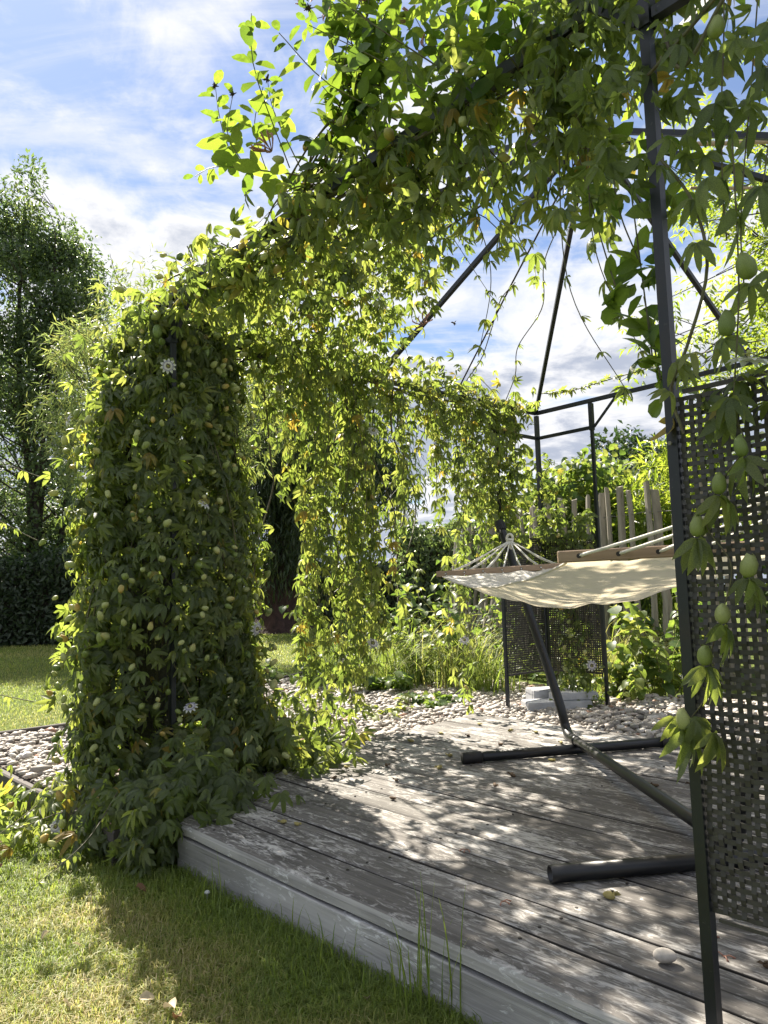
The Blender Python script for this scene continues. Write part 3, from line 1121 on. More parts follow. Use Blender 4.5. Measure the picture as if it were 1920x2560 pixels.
# edging boards round the gravel
def edging(label, a, b, z0, z1, thick=0.035):
    mb = MB()
    k = 9
    P = [W(a[0] + (b[0] - a[0]) * i / k, a[1] + (b[1] - a[1]) * i / k, 0) for i in range(k + 1)]
    d = P[-1] - P[0]; L = np.linalg.norm(d); d /= L
    nrm = np.array([-d[1], d[0], 0])
    mid = (P[0] + P[-1]) / 2
    ang = math.atan2(d[1], d[0])
    prof = [(-thick / 2, z0), (thick / 2, z0), (thick / 2, z1 - 0.006), (thick / 2 - 0.006, z1), (-thick / 2 + 0.006, z1), (-thick / 2, z1 - 0.006)]
    V, F = [], []
    for i in range(k + 1):
        x = -L / 2 + L * i / k
        w = random.uniform(-.003, .003)
        for (y, z) in prof:
            V.append((x, y + w, z + random.uniform(-.0015, .0015)))
    m_ = len(prof)
    for i in range(k):
        for j in range(m_):
            F.append((i * m_ + j, (i + 1) * m_ + j, (i + 1) * m_ + (j + 1) % m_, i * m_ + (j + 1) % m_))
    F.append(tuple(range(m_))); F.append(tuple(range(k * m_, k * m_ + m_))[::-1])
    o = obj('edging_board', mesh('edging_board', V, F, M['edging_wood']), None, (mid[0], mid[1], 0), (0, 0, ang))
    return tag(o, label, 'garden edging')


edging('dark timber edging board between the near lawn and the pebbles left of the vine column', (-5.2, 1.135), (-2.74, 1.135), -0.20, -0.045)
edging('dark timber edging board holding the pebbles against the far sunlit lawn', (-5.12, 1.12), (-5.12, 2.9), -0.20, -0.005)
edging('dark timber edging board behind the vine curtain where pebbles meet shaded lawn', (-5.7, 3.1), (-6.5, 4.65), -0.20, 0.0)

# ------------------------------------------------------------------ grass blades
def blades(P, h, lean, w, tone):
    """three-segment bent blades"""
    n = len(P)
    th = rng.uniform(0, 6.28, n)
    d = np.column_stack([np.cos(th), np.sin(th), np.zeros(n)])
    sd = np.column_stack([-np.sin(th), np.cos(th), np.zeros(n)])
    V = np.empty((n, 5, 3))
    mid = P + UP * (h * 0.6)[:, None] + d * (h * lean * 0.35)[:, None]
    tip = P + UP * (h * np.clip(1 - 0.45 * lean, 0.15, 1))[:, None] + d * (h * lean)[:, None]
    V[:, 0] = P - sd * (w / 2)[:, None]; V[:, 1] = P + sd * (w / 2)[:, None]
    V[:, 2] = mid + sd * (w * 0.4)[:, None]; V[:, 3] = mid - sd * (w * 0.4)[:, None]; V[:, 4] = tip
    b = np.arange(n) * 5
    Lp = np.column_stack([b, b + 1, b + 2, b + 3, b + 3, b + 2, b + 4]).ravel()
    sz = np.tile([4, 3], n)
    return V.reshape(-1, 3), Lp, sz, np.repeat(np.clip(tone, 0, 1), 5)


def lawn_grass():
    n = 230000
    y = 1.15 + 3.6 * rng.random(n) ** 1.4
    x = rng.uniform(-0.72, 0.45, n) * y - 0.05
    XY = np.column_stack([x, y])
    t = XY @ DT; o_ = XY @ DN
    ok = (o_ < 1.255) & ~((t < -2.5) & (o_ > 1.12)) & (o_ < np.where(t < -2.53, 1.11, 1.255))
    x, y, t, o_ = x[ok], y[ok], t[ok], o_[ok]
    XY = np.column_stack([x, y])
    n = len(x)
    big = vnoise(XY, 1.7, 1) * 0.6 + vnoise(XY, 5.5, 2) * 0.4
    edge = np.clip(1 - (1.255 - o_) / 0.30, 0, 1)               # longer, lusher grass against the deck
    h = rng.uniform(0.018, 0.042, n) * (0.7 + 0.7 * big) + edge * (rng.uniform(0.004, 0.03, n) + (rng.random(n) < 0.06) * rng.uniform(0.02, 0.06, n))
    dry = np.clip((vnoise(XY, 1.3, 5) * 0.65 + vnoise(XY, 4.3, 6) * 0.35 - 0.46) * 3.0, 0, 1) * (1 - edge)
    tone = 0.18 + 0.25 * rng.random(n) + dry * rng.uniform(0.15, 0.75, n) + (rng.random(n) < 0.10) * 0.3 * (1 - edge)
    P = np.column_stack([XY, np.full(n, Z_LAWN)])
    return blades(P, h, rng.uniform(0.2, 1.5, n), rng.uniform(0.0018, 0.0034, n), tone)


a, b, c, d = lawn_grass()
obj('grass', mesh_np('grass', a, b, c, M['grass'], False, {'tone': d, 'rib': np.zeros(len(d))}), kind='stuff')


def far_grass():
    n = 70000
    y = 3.4 + 17 * rng.random(n) ** 1.6
    x = rng.uniform(-0.56, 0.05, n) * y
    XY = np.column_stack([x, y])
    t = XY @ DT; o_ = XY @ DN
    ok = ~in_poly(t, o_, GPOLY) & ((t < -5.14) | (o_ < 1.11)) & ~((o_ > 1.0) & (t > -6.6) & (o_ > 4.7)) & (o_ < 30)
    XY = XY[ok]; n = len(XY)
    tone = 0.25 + 0.3 * rng.random(n) + 0.3 * vnoise(XY, 0.8, 9)
    P = np.column_stack([XY, np.full(n, Z_LAWN)])
    s = np.clip(XY[:, 1] / 5, 1, 3)
    return blades(P, rng.uniform(0.02, 0.04, n) * np.sqrt(s), rng.uniform(0.3, 1.4, n), 0.003 * s, tone)


a, b, c, d = far_grass()
obj('grass', mesh_np('grass', a, b, c, M['grass'], False, {'tone': d, 'rib': np.zeros(len(d))}), kind='stuff')
# taller weeds of grass against the deck front
def tuft(label, t0, o0, n, hmin, hmax, z, spread, tone0=0.2, wid=0.004, seedheads=False, mat='grass', lean=(0.2, 0.9), cat='grass tuft'):
    P0 = W(t0, o0, z)
    root = thing('grass_tuft', label, cat, P0)
    pts = P0 + np.column_stack([rng.normal(0, spread, (n, 2)), np.zeros(n)])
    h = rng.uniform(hmin, hmax, n); ln = rng.uniform(lean[0], lean[1], n)
    V, Lp, sz, tn = [], [], [], []
    th = rng.uniform(0, 6.28, n)
    off = 0
    for i in range(n):
        d = np.array([math.cos(th[i]), math.sin(th[i]), 0]); s = np.array([-d[1], d[0], 0])
        k = 5
        w = wid * rng.uniform(0.7, 1.2)
        tone = tone0 + rng.uniform(-.12, .25)
        for j in range(k + 1):
            f = j / k
            c_ = pts[i] + UP * h[i] * (f - 0.5 * ln[i] * f ** 3 * 0.9) + d * h[i] * ln[i] * f ** 2 * 0.75
            ww = w * (1 - f ** 2 * 0.85) / 2
            V += [c_ - s * ww, c_ + s * ww]; tn += [tone, tone]
        for j in range(k):
            q = off + 2 * j
            Lp += [q, q + 1, q + 3, q + 2]; sz.append(4)
        off += 2 * (k + 1)
    me = mesh_np('blades', np.array(V), np.array(Lp), np.array(sz), M[mat], False, {'tone': np.clip(tn, 0, 1), 'rib': np.zeros(len(tn))})
    obj('blades', me, root, kind='stuff')
    return root

# ------------------------------------------------------------------ timber deck
deck = thing('timber_deck', 'weathered grey timber deck platform under the gazebo with flaking whitish boards', 'deck', W(-1.4, 2.4, 0))
ROTZ = ANG
gaps = [1.26, 1.418, 1.561, 1.715, 1.852, 1.989]
rest = np.linspace(1.989, 3.64, 12)[1:]
gaps += list(rest)
T_END = 0.45


def board_mesh(o0, o1, first=False):
    oc = (o0 + o1) / 2
    tc = (deck_left(oc) + T_END) / 2
    g = 0.0035 * random.uniform(0.8, 1.4)
    a = o0 - oc + (0 if first else g); b = o1 - oc - g
    th = 0.036
    r = 0.013 if first else 0.004
    prof = [(a, -th), (a, -r * 1.2)]
    if first:
        prof += [(a + r * 0.3, -r * 0.35), (a + r, 0.0)]
    else:
        prof += [(a + r, 0.0)]
    prof += [((a + b) / 2, random.uniform(-0.0012, 0.0012)), (b - 0.005, 0.0), (b, -0.006), (b, -th)]
    if not first:
        prof[2:3] = [(a + 0.0012, -0.0035), (a + 0.006, 0.0)]
    k = 26
    warp = random.uniform(-0.0016, 0.0016)
    V, F = [], []
    m_ = len(prof)
    for i in range(k + 1):
        for (y, z) in prof:
            tl = deck_left(oc + y) + (0.0 if not first else 0.0)
            x = tl + (T_END - tl) * i / k - tc
            edge = 0.0011 * math.sin(i * 1.7 + o0 * 40) + random.uniform(-.0006, .0006)
            V.append((x, y + edge, z + warp + 0.0012 * math.sin(i * 0.6 + o0 * 31)))
    for i in range(k):
        for j in range(m_):
            F.append((i * m_ + j, (i + 1) * m_ + j, (i + 1) * m_ + (j + 1) % m_, i * m_ + (j + 1) % m_))
    F.append(tuple(range(m_))); F.append(tuple(range(k * m_, k * m_ + m_))[::-1])
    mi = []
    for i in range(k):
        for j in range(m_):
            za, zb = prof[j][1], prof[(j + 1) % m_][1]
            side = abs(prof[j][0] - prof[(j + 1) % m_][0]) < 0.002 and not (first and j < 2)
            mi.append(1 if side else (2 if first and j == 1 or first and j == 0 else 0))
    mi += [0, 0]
    me = mesh('deck_board', V, F, [M['deck_wood'], M['gap_shade_grime'], M['fascia_wood']], False, None, mi)
    return me, W(tc, oc, 0)


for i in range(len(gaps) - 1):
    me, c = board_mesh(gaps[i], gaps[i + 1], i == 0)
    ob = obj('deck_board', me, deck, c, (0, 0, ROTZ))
    if i == 0:
        ob['label'] = 'rounded front edge board with bright worn nosing'


def fascia(a, b, z0, z1, thick, inset):
    a = np.array(a, float); b = np.array(b, float)
    d = b - a; L = np.linalg.norm(d); d = d / L
    nrm = np.array([d[1], -d[0]])          # outward (towards smaller o for a -> b running along +t)
    mid = (a + b) / 2 - nrm * inset
    k = 18
    prof = [(0, z0), (0, z1 - 0.003), (0.003, z1), (thick, z1), (thick, z0)]
    V, F = [], []
    m_ = len(prof)
    for i in range(k + 1):
        w = random.uniform(-.0012, .0012)
        for (y, z) in prof:
            V.append((-L / 2 + L * i / k, y + w, z + random.uniform(-.001, .001)))
    for i in range(k):
        for j in range(m_):
            F.append((i * m_ + j, (i + 1) * m_ + j, (i + 1) * m_ + (j + 1) % m_, i * m_ + (j + 1) % m_))
    F.append(tuple(range(m_))); F.append(tuple(range(k * m_, k * m_ + m_))[::-1])
    p = W(mid[0], mid[1], 0)
    return obj('fascia_board', mesh('fascia_board', V, F, M['fascia_wood']), deck, p, (0, 0, ROTZ + math.atan2(d[1], d[0])))


fascia((-2.525, 1.26), (T_END, 1.26), -0.160, -0.0455, 0.026, -0.005)
fascia((-3.055, 2.05), (-2.53, 1.262), -0.158, -0.041, 0.026, 0.010)
fascia((-3.315, 3.63), (-3.058, 2.055), -0.158, -0.041, 0.026, 0.010)
mb = MB()
for o_ in (1.5, 2.3, 3.1, 3.55):
    mb.beam(W(deck_left(o_) + 0.06, o_, -0.085), W(T_END - 0.05, o_, -0.085), 0.045, 0.09)
obj('joist', mb.mesh('joist', M['edging_wood']), deck)
soil_ = MB()
q = [(-2.50, 1.29), (T_END, 1.29), (T_END, 3.6), (-3.26, 3.6), (-3.02, 2.06)]
soil_.add([W(a, b, Z_LAWN + 0.006) for a, b in q], [tuple(range(5))])
obj('soil', soil_.mesh('soil', M['soil']), kind='structure')

# nail heads on the deck
mb = MB()
for i in range(len(gaps) - 1):
    for tt in (-2.35, -1.75, -1.15, -0.55):
        for f in (0.25, 0.75):
            c = W(tt + random.uniform(-.01, .01), gaps[i] + (gaps[i + 1] - gaps[i]) * f, 0.0022)
            if tt < deck_left(gaps[i]) + 0.05:
                continue
            v, fc = lathe_vf([(0.0045, -0.002), (0.0040, 0.0006)], 7)
            mb.add([tuple(np.array(x) + c) for x in v], fc)
obj('nail', mb.mesh('nail', M['iron']), deck, kind='stuff')

# ------------------------------------------------------------------ gazebo frame
H = 2.06
T0, T1, O0, O1 = -3.45, -0.315, 1.458, 4.593
TM, OM = (T0 + T1) / 2, (O0 + O1) / 2
gaz = thing('metal_gazebo', 'black metal gazebo frame with open pyramid roof and woven mesh corner panels', 'gazebo', W(TM, OM, Z_GRAVEL))
LEG = 0.47


def steel(name, a, b, w, h=None, up=(0, 0, 1)):
    h = h or w
    return obj(name, MB().beam(a, b, w, h, up).mesh(name, M['black_steel']), gaz)


def panel(a, b, z0, z1, fine):
    """woven flat-strip panel between two posts; a, b in (t, o)"""
    a = np.array(a); b = np.array(b)
    L = np.linalg.norm(b - a)
    d = (b - a) / L
    nr = np.array([-d[1], d[0]])

    def PW(s, off, z):
        q = a + d * s + nr * off
        return W(q[0], q[1], z)
    pv, ph = 0.0164, 0.0153
    wv, wh = 0.0088, 0.0084
    nv = int((L - 0.012) / pv) + 1; nh = int((z1 - z0) / ph)
    s0 = (L - (nv - 1) * pv) / 2; q0 = z0 + ((z1 - z0) - (nh - 1) * ph) / 2
    base = PW(L / 2, 0, z0)
    if fine:
        root = obj('woven_panel', MB().beam(PW(0.013, 0, z0), PW(L - 0.013, 0, z0), 0.006, 0.006).mesh('woven_panel', M['woven_resin']), gaz)
        obj('panel_rail', MB().beam(PW(0.013, 0, z1), PW(L - 0.013, 0, z1), 0.006, 0.008).mesh('panel_rail', M['woven_resin']), root)
        slack = lambda s, z: 0.004 * (vnoise(np.array([[s * 9, z * 9]]), 1.0, 4)[0] - 0.5) * (2.2 if z < 0.5 else 0.8)
        for i in range(nv):
            s = s0 + i * pv
            V, F = [], []
            jit = random.uniform(-.0012, .0012)
            for j in range(nh * 2 - 1):
                z = q0 + j * ph / 2
                amp = 0.0016 * (1 if ((i + j // 2) % 2 == 0) else -1) if j % 2 == 0 else 0.0
                sx = s + jit + slack(s * 1.0 + 3.3, z)
                w = wv / 2
                V += [PW(sx - w, amp - 0.0006, z), PW(sx + w, amp - 0.0006, z), PW(sx + w, amp + 0.0006, z), PW(sx - w, amp + 0.0006, z)]
            for j in range(nh * 2 - 2):
                for q in range(4):
                    F.append((j * 4 + q, j * 4 + (q + 1) % 4, (j + 1) * 4 + (q + 1) % 4, (j + 1) * 4 + q))
            obj('woven_strip', mesh('woven_strip', V, F, M['woven_resin']), root)
        for j in range(nh):
            z = q0 + j * ph
            V, F = [], []
            jit = random.uniform(-.0012, .0012)
            for i in range(nv * 2 + 1):
                s = s0 + (i - 1) * pv / 2
                amp = -0.0016 * (1 if (((i - 1) // 2 + j) % 2 == 0) else -1) if i % 2 == 1 else 0.0
                zz_ = z + jit + slack(s, z + 7.7) * 1.3
                w = wh / 2
                V += [PW(s, amp - 0.0006, zz_ - w), PW(s, amp - 0.0006, zz_ + w), PW(s, amp + 0.0006, zz_ + w), PW(s, amp + 0.0006, zz_ - w)]
            for i in range(nv * 2):
                for q in range(4):
                    F.append((i * 4 + q, i * 4 + (q + 1) % 4, (i + 1) * 4 + (q + 1) % 4, (i + 1) * 4 + q))
            obj('woven_strip', mesh('woven_strip', V, F, M['woven_resin']), root)
    else:
        mb = MB()
        for i in range(nv):
            s = s0 + i * pv + random.uniform(-.001, .001)
            mb.beam(PW(s, -0.0011, z0), PW(s + random.uniform(-.002, .002), -0.0011, z1), wv * 1.06, 0.0014, up=(*((DT * nr[0] + DN * nr[1])), 0))
        for j in range(nh):
            z = q0 + j * ph + random.uniform(-.001, .001)
            mb.beam(PW(0.01, 0.0011, z), PW(L - 0.01, 0.0011, z), 0.0014, wh * 1.06)
        mb.beam(PW(0.013, 0, z0 - 0.004), PW(L - 0.013, 0, z0 - 0.004), 0.012, 0.014)
        mb.beam(PW(0.013, 0, z1 + 0.004), PW(L - 0.013, 0, z1 + 0.004), 0.012, 0.014)
        obj('woven_panel', mb.mesh('woven_panel', M['woven_resin']), gaz)


def leg(tc, oc, st, so, feet, fine=None):
    """corner post, two side posts, rails, braces and two woven panels; st, so point along the eaves away from the corner"""
    zc, zt, zo = feet
    steel('corner_post', W(tc, oc, zc), W(tc, oc, H - 0.02), 0.028)
    A = (tc + st * LEG, oc); B = (tc, oc + so * LEG)
    steel('side_post', W(*A, zt), W(*A, H - 0.017), 0.0205)
    steel('side_post', W(*B, zo), W(*B, H - 0.017), 0.0205)
    # sleeve on the upper part of each side post
    for q, zz_ in ((A, H - 0.19), (B, H - 0.19)):
        steel('post_sleeve', W(*q, zz_ - 0.02), W(*q, H - 0.02), 0.029)
    zr = H - 0.19
    steel('rail', W(tc + st * 0.018, oc, zr), W(tc + st * (LEG - 0.018), oc, zr), 0.022)
    steel('rail', W(tc, oc + so * 0.018, zr), W(tc, oc + so * (LEG - 0.018), zr), 0.022)
    steel('brace', W(A[0] + st * 0.018, oc, zr), W(A[0] + st * 0.20, oc, H - 0.012), 0.014)
    steel('brace', W(tc, B[1] + so * 0.018, zr), W(tc, B[1] + so * 0.20, H - 0.012), 0.014)
    panel((tc + st * 0.014, oc), (A[0] - st * 0.0095, oc), 0.185, 1.115, fine == 't')
    panel((tc, oc + so * 0.014), (tc, B[1] - so * 0.0095), 0.185, 1.115, fine == 'o')


G = Z_GRAVEL - 0.02
leg(T0, O0, 1, 1, (G, G, G))
leg(T0, O1, 1, -1, (G, G, G))
leg(T1, O1, -1, -1, (G, G, G))
# near leg: its side post stands on the deck boards
_l = LEG
LEG = 0.42
TNC, ONC = -0.275, 1.34
leg(TNC, ONC, -1, 1, (0.001, 0.001, 0.001), fine='t')
LEG = _l

ZE = H
for a, b in (((T0, O0), (T1, O0)), ((T0, O1), (T1, O1)), ((T0, O0), (T0, O1)), ((T1, O0), (T1, O1))):
    steel('eave_beam', W(*a, ZE), W(*b, ZE), *((0.034, 0.034) if a == (T0, O0) and b == (T1, O0) else (0.026, 0.026)))
AP = W(TM, OM, 2.90)
for q in ((T0, O0), (T0, OM), (T0, O1), (TM, O1), (T1, O1), (T1, OM), (T1, O0), (TM, O0)):
    e = W(*q, ZE + 0.012)
    d = AP - e
    steel('rafter', e + d * 0.004, e + d * 0.985, 0.024)
obj('roof_hub', MB().tube([AP + UP * -0.06, AP + UP * 0.04], 0.05, 10).tube([AP + UP * 0.04, AP + UP * 0.09], [0.03, 0.012], 10).mesh('roof_hub', M['black_steel']), gaz)
# thin rods between rafters
for q in ((T0, 3.72), (T0, 2.2)):
    e = W(*q, ZE + 0.01)
    obj('roof_rod', MB().tube([e, e + (AP - e) * 0.5, AP - UP * 0.02], 0.0055, 6).mesh('roof_rod', M['bark'], True), gaz)
# clamp bolts on the near post and far post
mb = MB()
for (q, z) in (((TNC - 0.42, ONC), 1.02), ((TNC - 0.42, ONC), 0.45)):
    c = W(*q, z) - np.array([*(DN * 0.016), 0])
    mb.tube([c, c - np.array([*(DN * 0.004), 0])], 0.004, 6)
obj('bolt', mb.mesh('bolt', M['wire']), gaz)

# two pale canes laid across the far roof
def cane(label, a, b, r=0.011):
    P = curve_pts([a, (np.array(a) + np.array(b)) / 2 + np.array([0, 0, -0.012]), b], 14)
    V, F = tube_vf(P, r + 0.0012 * np.sin(np.arange(14) * 2.1), 8)
    o = obj('bamboo_cane', mesh('bamboo_cane', V, F, M['cane'], True))
    return tag(o, label, 'cane')


# ------------------------------------------------------------------ hammock stand
st_root = thing('hammock_stand', 'black tubular steel hammock stand with two foot bars on the deck', 'hammock stand', W(-1.65, 2.6, 0))
C1 = np.array([0.85, 3.735, 0.062]); C2 = np.array([0.905, 2.19, 0.062])


def stand_tube(name, P, r, mat='stand_steel', n=12, parent=st_root, mb_extra=None):
    V, F = tube_vf(P, r, n)
    return obj(name, mesh(name, V, F, M[mat], True), parent)


# far foot bar
fa, fb = np.array([0.328, 3.495, 0.026]), np.array([1.345, 3.742, 0.026])
fbm = (fa + fb) / 2
far_foot = stand_tube('foot_bar', [fa, fa + (fb - fa) * .5, fb], 0.0225)
du = (fb - fa) / np.linalg.norm(fb - fa)
stand_tube('end_cap', [fa - du * 0.012, fa + du * 0.075], 0.0258, 'stand_rubber', 10, far_foot)
stand_tube('end_cap', [fb - du * 0.075, fb + du * 0.012], 0.0258, 'stand_rubber', 12, far_foot)
# near foot bar: open tube end
na, nb = np.array([0.404, 2.082, 0.0245]), np.array([1.42, 2.235, 0.0245])
dv = (nb - na) / np.linalg.norm(nb - na)
sd = np.array([-dv[1], dv[0], 0])
V, F = [], []
n_ = 16
for (x, r) in ((0.05, 0.019), (0.0, 0.0195), (0.0, 0.0225), (1.0, 0.0225), (1.0, 0.0)):
    c = na + (nb - na) * (x if x in (0.0, 1.0) else 0.05)
    for j in range(n_):
        a_ = j * 2 * math.pi / n_
        V.append(c + r * (math.cos(a_) * sd + math.sin(a_) * UP))
for i in range(4):
    for j in range(n_):
        F.append((i * n_ + j, i * n_ + (j + 1) % n_, (i + 1) * n_ + (j + 1) % n_, (i + 1) * n_ + j))
F.append(tuple(range(n_)))
obj('foot_bar', mesh('foot_bar', V, F, M['stand_steel'], True), st_root)
# spine with welded sockets, and the two rising arms
far_top = np.array([0.660, 4.385, 1.14]); near_top = np.array([1.06, 1.36, 1.14])
dsp = (C2 - C1) / np.linalg.norm(C2 - C1)
stand_tube('spine', curve_pts([C1 + dsp * 0.02, (C1 + C2) / 2, C2 - dsp * 0.02], 8), 0.0205)
far_arm = stand_tube('arm', curve_pts([C1 + dsp * 0.12, C1, C1 - dsp * 0.07 + UP * 0.035, C1 + (far_top - C1) * 0.16 + UP * 0.01, C1 + (far_top - C1) * 0.6, far_top], 30), 0.0228)
near_arm = stand_tube('arm', curve_pts([C2 - dsp * 0.12, C2, C2 + dsp * 0.07 + UP * 0.035, C2 + (near_top - C2) * 0.16 + UP * 0.01, C2 + (near_top - C2) * 0.6, near_top], 30), 0.0228)
for arm, top, c in ((far_arm, far_top, C1), (near_arm, near_top, C2)):
    dd = (top - c) / np.linalg.norm(top - c)
    cap = MB()
    V, F = tube_vf([top - dd * 0.055, top + dd * 0.008], 0.0265, 12)
    cap.add(V, F)
    for j in range(10):       # ribs of the plastic cap
        a_ = j * 0.628
        s1 = np.cross(dd, [1, 0, 0]); s1 /= np.linalg.norm(s1); s2 = np.cross(dd, s1)
        q = top + 0.0262 * (math.cos(a_) * s1 + math.sin(a_) * s2)
        cap.beam(q - dd * 0.05, q, 0.004, 0.004, up=s1)
    obj('end_cap', cap.mesh('end_cap', M['stand_rubber']), arm)
# hooks
RING_F = np.array([0.700, 4.295, 1.045]); RING_N = np.array([1.02, 1.42, 1.035])
for top, c, ring in ((far_top, C1, RING_F), (near_top, C2, RING_N)):
    dd = (top - c) / np.linalg.norm(top - c)
    q = top - dd * 0.07
    to = ring - q; to /= np.linalg.norm(to)
    stand_tube('hook', curve_pts([q, q + to * 0.02, q + to * 0.045 + UP * 0.012, ring + UP * 0.012, ring - UP * 0.012, ring - to * 0.016], 14), 0.0035, 'iron', 6)

# ------------------------------------------------------------------ hammock
FL, FR = np.array([0.262, 3.98, 0.850]), np.array([0.915, 3.80, 0.872])       # far bar ends
NL, NR = np.array([0.432, 1.93, 0.838]), np.array([1.105, 1.86, 0.852])       # near bar ends
ham = thing('hammock', 'cream canvas hammock with wooden spreader bars and white ropes hung on the black stand', 'hammock', (FL + FR + NL + NR) / 4 - UP * 0.15)


def spreader(a, b, w, h, holes):
    d = b - a; L = np.linalg.norm(d); d /= L
    sde = np.cross(d, UP); sde /= np.linalg.norm(sde); upv = np.cross(sde, d)
    mid = (a + b) / 2
    c = 0.003
    prof = [(-w / 2 + c, -h / 2), (w / 2 - c, -h / 2), (w / 2, -h / 2 + c), (w / 2, h / 2 - c), (w / 2 - c, h / 2), (-w / 2 + c, h / 2), (-w / 2, h / 2 - c), (-w / 2, -h / 2 + c)]
    V, F = [], []
    xs = [-L / 2, -L / 2 + 0.003] + list(np.linspace(-L / 2 + 0.05, L / 2 - 0.05, 8)) + [L / 2 - 0.003, L / 2]
    for x in xs:
        k_ = 0.9 if abs(abs(x) - L / 2) < 1e-6 else 1.0
        V += [(x, y * k_, z * k_) for y, z in prof]
    m_ = 8
    for i in range(len(xs) - 1):
        for j in range(m_):
            F.append((i * m_ + j, (i + 1) * m_ + j, (i + 1) * m_ + (j + 1) % m_, i * m_ + (j + 1) % m_))
    F.append(tuple(range(m_))); F.append(tuple(range((len(xs) - 1) * m_, len(xs) * m_))[::-1])
    rot = Matrix((d, -sde, upv)).transposed().to_euler()
    o = obj('spreader_bar', mesh('spreader_bar', V, F, M['bar_wood']), ham, mid, rot)
    # dark drilled holes on both faces
    mb = MB()
    for s in holes:
        for fc in (-1, 1):
            cc = a + d * (s * L) + sde * fc * (w / 2 + 0.0006)
            mb.tube([cc - sde * fc * 0.003, cc], 0.0062, 10)
    obj('drilled_hole', mb.mesh('drilled_hole', M['iron']), o)
    return o


holes = [0.075 + 0.85 * i / 6 for i in range(7)]
spreader(FL, FR, 0.020, 0.030, holes)
spreader(NL, NR, 0.020, 0.030, holes)

# canvas: hangs from bar to bar, sagging, with a flatter hem on each side
nu, nv_ = 64, 28
V = []
for i in range(nu + 1):
    u = i / nu
    for j in range(nv_ + 1):
        v = j / nv_
        a = FL + (FR - FL) * (0.04 + 0.92 * v); b = NL + (NR - NL) * (0.04 + 0.92 * v)
        p = a + (b - a) * (0.012 + 0.976 * u)
        s = math.sin(math.pi * u) ** 0.85
        cross = (1 - (2 * v - 1) ** 2)
        p = p - UP * (s * (0.060 + 0.085 * cross) + 0.014)
        wig = 0.006 * math.sin(9 * u * math.pi + 7 * v) * s * (0.4 + cross) + 0.004 * math.sin(23 * v + 6 * u) * (1 - s) + 0.0025 * math.sin(40 * u + 31 * v) * cross
        p = p + UP * wig
        V.append(p)
F = [(i * (nv_ + 1) + j, i * (nv_ + 1) + j + 1, (i + 1) * (nv_ + 1) + j + 1, (i + 1) * (nv_ + 1) + j) for i in range(nu) for j in range(nv_)]
obj('canvas', mesh('canvas', V, F, M['canvas'], True), ham)
# rolled hems
mb = MB()
for j in (0, nv_):
    mb.tube([V[i * (nv_ + 1) + j] for i in range(nu + 1)], 0.0035, 6)
obj('hem', mb.mesh('hem', M['canvas'], True), ham)
# grommet loops tying the canvas to the bars
mb = MB()
for (A_, B_, i) in ((FL, FR, 0), (NL, NR, nu)):
    for h in holes:
        a = A_ + (B_ - A_) * h
        jj = int(round((h - 0.04) / 0.92 * nv_)); jj = min(max(jj, 0), nv_)
        b = np.array(V[i * (nv_ + 1) + jj])
        mb.tube([a - UP * 0.012, (a + b) / 2 - UP * 0.004, b], 0.003, 6)
obj('lashing', mb.mesh('lashing', M['rope'], True), ham)


def rope(P, r=0.004, n=7, twist=0.16):
    """laid rope: the section turns along the length"""
    P = np.asarray(P, float)
    V, F = tube_vf(P, r, n)
    V = np.array(V)
    for i in range(len(P)):
        for j in range(n):
            q = V[i * n + j] - P[i]
            V[i * n + j] = P[i] + q * (1 + 0.18 * math.sin(3 * (2 * math.pi * j / n) + i * 1.9))
    return V, F


for (A_, B_, ring, r) in ((FL, FR, RING_F, 0.0036), (NL, NR, RING_N, 0.0042)):
    mid = (A_ + B_) / 2
    to = mid - ring; to[2] = 0; to /= np.linalg.norm(to)
    for h in holes:
        a = A_ + (B_ - A_) * h
        for dz in (0.0, 0.006):
            P = curve_pts([a + to * 0.012, a - to * 0.012 + UP * 0.002, a + (ring - a) * 0.35 - UP * (0.012 + dz), a + (ring - a) * 0.75 - UP * 0.012, ring - UP * 0.02 + to * 0.02 + UP * dz], 40)
            v, f = rope(P, r)
            obj('rope', mesh('rope', v, f, M['rope'], True), ham)
            if ring is RING_F and h in holes[1:6:2]:
                continue
            if ring is RING_N:
                break
    # knot at the ring
    mb = MB()
    for k in range(4):
        c = ring + to * 0.022 - UP * (0.012 + 0.008 * k)
        s1 = np.array([-to[1], to[0], 0])
        L = [c + 0.014 * (math.cos(x) * s1 + math.sin(x) * (to * 0.8 + UP * 0.3 * (-1) ** k)) for x in np.linspace(0, 6.28, 13)]
        mb.tube(L, 0.007, 6)
    L = [ring + 0.020 * (math.cos(x) * np.array([-to[1], to[0], 0]) * 0.8 + math.sin(x) * UP * 1.2) + to * 0.008 for x in np.linspace(0, 6.28, 16)]
    mb.tube(L, 0.0075, 6)
    for k in range(3):
        c = ring + to * 0.025 - UP * 0.03
        mb.tube([c, c - UP * 0.03 + rng.normal(0, 0.004, 3), c - UP * 0.055 + rng.normal(0, 0.008, 3)], [0.005, 0.004, 0.002], 6)
    obj('rope_knot', mb.mesh('rope_knot', M['rope'], True), ham)
# dead sprig lying on the canvas
sp = MB()
c = np.array(V[18 * (nv_ + 1) + 5]) if False else None

